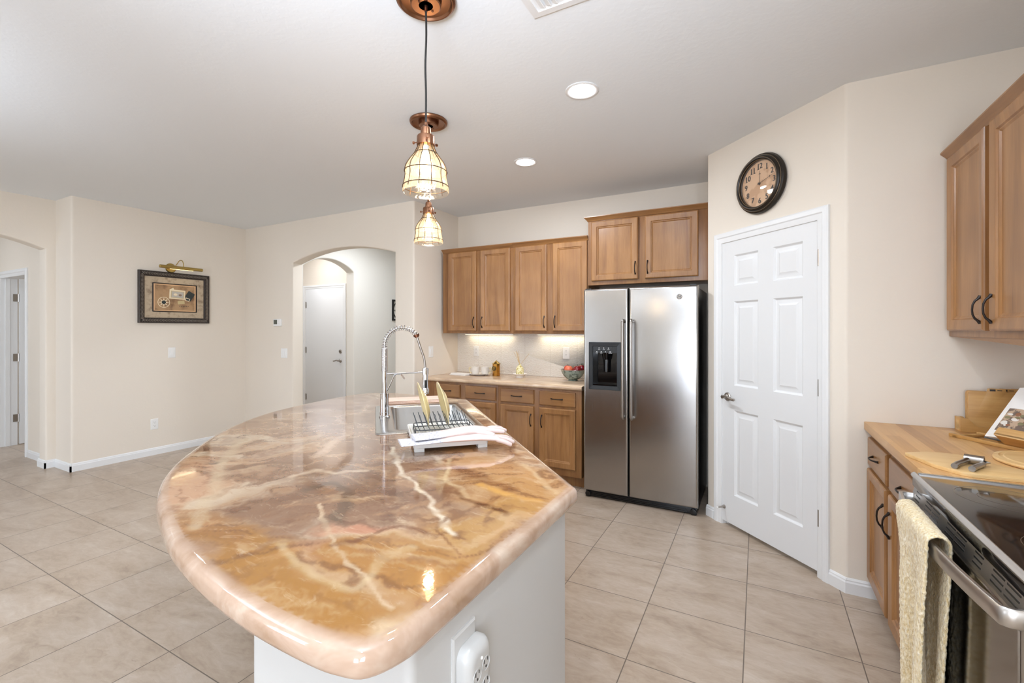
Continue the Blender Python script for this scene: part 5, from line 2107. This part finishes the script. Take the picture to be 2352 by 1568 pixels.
# pale paddle board with the garlic press
mb = MB()
pb = [(.500, 2.272), (.573, 2.326), (.640, 2.338), (.700, 2.324), (.745, 2.215), (.850, 2.130), (1.02, 2.120), (1.08, 2.085), (1.02, 2.052), (.742, 2.046), (.628, 2.040), (.598, 2.050), (.549, 2.118)]
pb = rounded(pb, [.006, .03, .03, .03, .05, .05, .02, .02, .02, .03, .015, .015, .03], 4)
mb.rings([[(x, y, ZR + .0004) for x, y in pb], [(x, y, ZR + .0135) for x, y in pb]])
tag(mb.build('paddle_board', 'bamboo_pale', bev=.002), 'pale bamboo paddle board lying at the counter edge beside the range', 'cutting board')
ZP = ZR + .0137
gp = thing('garlic_press', 'brushed steel press with two thick handles lying on the pale board', 'kitchen tool', (.588 * .22, 2.07 * .22, ZP), 0)
gp.scale = (.78, .78, .78)
mb = MB()
mb.tube([(.590, 2.086, .0125), (.615, 2.138, .0125), (.648, 2.182, .015), (.668, 2.206, .019)], [.0118, .0112, .0105, .0115], 14)
mb.build('handle', 'nickel', gp, ang=40)
mb = MB()
mb.tube([(.640, 2.064, .0125), (.668, 2.112, .0125), (.700, 2.160, .0125), (.712, 2.182, .0125)], [.0122, .0115, .011, .011], 14)
mb.build('handle', 'nickel', gp, ang=40)
mb = MB()
ax0, ax1 = Vector((.664, 2.226, .022)), Vector((.718, 2.200, .022))
dd_ = (ax1 - ax0).normalized()
mb.tube([tuple(ax0), tuple(ax1)], .0205, 20)
mb.tube([tuple(ax1), tuple(ax1 + dd_ * .004)], .0215, 20)
mb.tube([tuple(ax1 + dd_ * .004), tuple(ax1 + dd_ * .0045)], .016, 18, 1)
mb.tube([(.720, 2.196, .022), (.734, 2.186, .020), (.716, 2.186, .014)], [.005, .005, .004], 8)
mb.build('head', ['nickel', 'black'], gp, ang=40)

# cookbook stand, cookbook and the round board beneath
mb = MB()
mb.lathe([(0, .0004), (.172, .0004), (.178, .003), (.180, .008), (.178, .014), (.164, .016), (.160, .0135), (.152, .0135), (.148, .016), (0, .016)], 56)
tag(mb.build('round_board', 'bamboo_pale', ang=30), 'round grooved bamboo board lying under the cookbook stand lip', 'cutting board', None, (.958, 2.345, ZR))
a_bk = math.atan2(-.83, .56)
st = thing('cookbook_stand', 'bamboo cookbook stand with front lip at the right edge of the counter', 'book stand', (.826, 2.720, ZR), a_bk)
# local: x along the book's lower edge (towards the camera side), y into the stand
mb = MB()
mb.box(-.085, -.012, .0005, .30, .004, .016)
mb.box(-.085, .13, .0005, .30, .146, .016)
mb.box(-.07, -.012, .0005, -.05, .146, .012)
mb.box(.27, -.012, .0005, .29, .146, .012)
mb.build('base_frame', 'bamboo', st, bev=.002)
LEAN = math.radians(40)
TB = Matrix.Translation((0, .0, .038)) @ Matrix.Rotation(-LEAN, 4, 'X')
mb = MB()
mb.box(.075, .032, .0, .26, .044, .25, xf=TB)
mb.box(.10, .044, .10, .13, .050, .24, xf=TB)
mb.build('back_panel', 'bamboo', st, bev=.003)
mb = MB()
mb.box(.130, -.060, -.022, .30, .032, -.012, xf=TB)
lip = rounded([(.130, -.025), (.30, -.025), (.30, .016), (.130, .016)], .008, 4)
mb.rings([[(x, -.060, z) for x, z in lip], [(x, -.048, z) for x, z in lip]], xf=TB)
mb.build('lip', 'bamboo', st, bev=.0015)
bk = thing('cookbook', 'open cookbook with a food photo resting on the bamboo stand', 'book', (.826, 2.720, ZR), a_bk)
TBK = TB @ Matrix.Translation((.037, 0, 0))
mb = MB()


def page_curve(x0, x1, z0, z1, y, bulge, mi=0):
    rs = []
    for k in range(9):
        s_ = k / 8
        x = x0 + (x1 - x0) * s_
        yy = y - bulge * math.sin(PI * min(1, s_ * 1.02)) ** .8
        rs.append([(x, yy, z0), (x, yy, z1), (x, .026, z1), (x, .026, z0)])
    mb.rings(rs, mi=mi, xf=TBK)


page_curve(0, .135, .004, .272, .020, .010)
page_curve(.135, .243, .004, .272, .020, .010)
mb.build('pages', 'paper', bk, ang=40)
mb = MB()
mb.box(-.005, .027, 0, .248, .0305, .277, xf=TBK)
mb.build('cover', plain('book_cover', '#4d4a48', .5), bk)


def on_page(xs, zs_, mi, mbx, lift=.0006):
    def yat(x):
        s_ = x / .135
        return .020 - .010 * math.sin(PI * min(1, s_ * 1.02)) ** .8 - lift
    n = 6
    rs = []
    for k in range(n + 1):
        x = xs[0] + (xs[1] - xs[0]) * k / n
        rs.append([(x, yat(x), zs_[0]), (x, yat(x), zs_[1])])
    mbx.rings(rs, False, False, mi, TBK, closed=False)


mb = MB()
on_page((.022, .122), (.040, .158), 0, mb)
mb.build('food_photo', 'food', bk)
mb = MB()
random.seed(11)
for k in range(16):
    cx, cz = random.uniform(.034, .112), random.uniform(.05, .145)
    s_ = cx / .135
    y = .020 - .010 * math.sin(PI * min(1, s_ * 1.02)) ** .8 - .001
    mb.ball((cx, y, cz), 1, 12, 6, k % 3, TBK, (random.uniform(.006, .014), .0006, random.uniform(.005, .012)))
mb.build('photo_dishes', [plain('photo_white', '#d9d4cb', .5), plain('photo_brown', '#8a5a3a', .5), plain('photo_olive', '#7d7452', .5)], bk)
mb = MB()
for k in range(7):
    on_page((.06, .122 - (k % 3) * .009), (.238 - k * .0085, .2395 - k * .0085), 0, mb)
mb.build('print_lines', plain('print_grey', '#8f8b87', .6), bk)
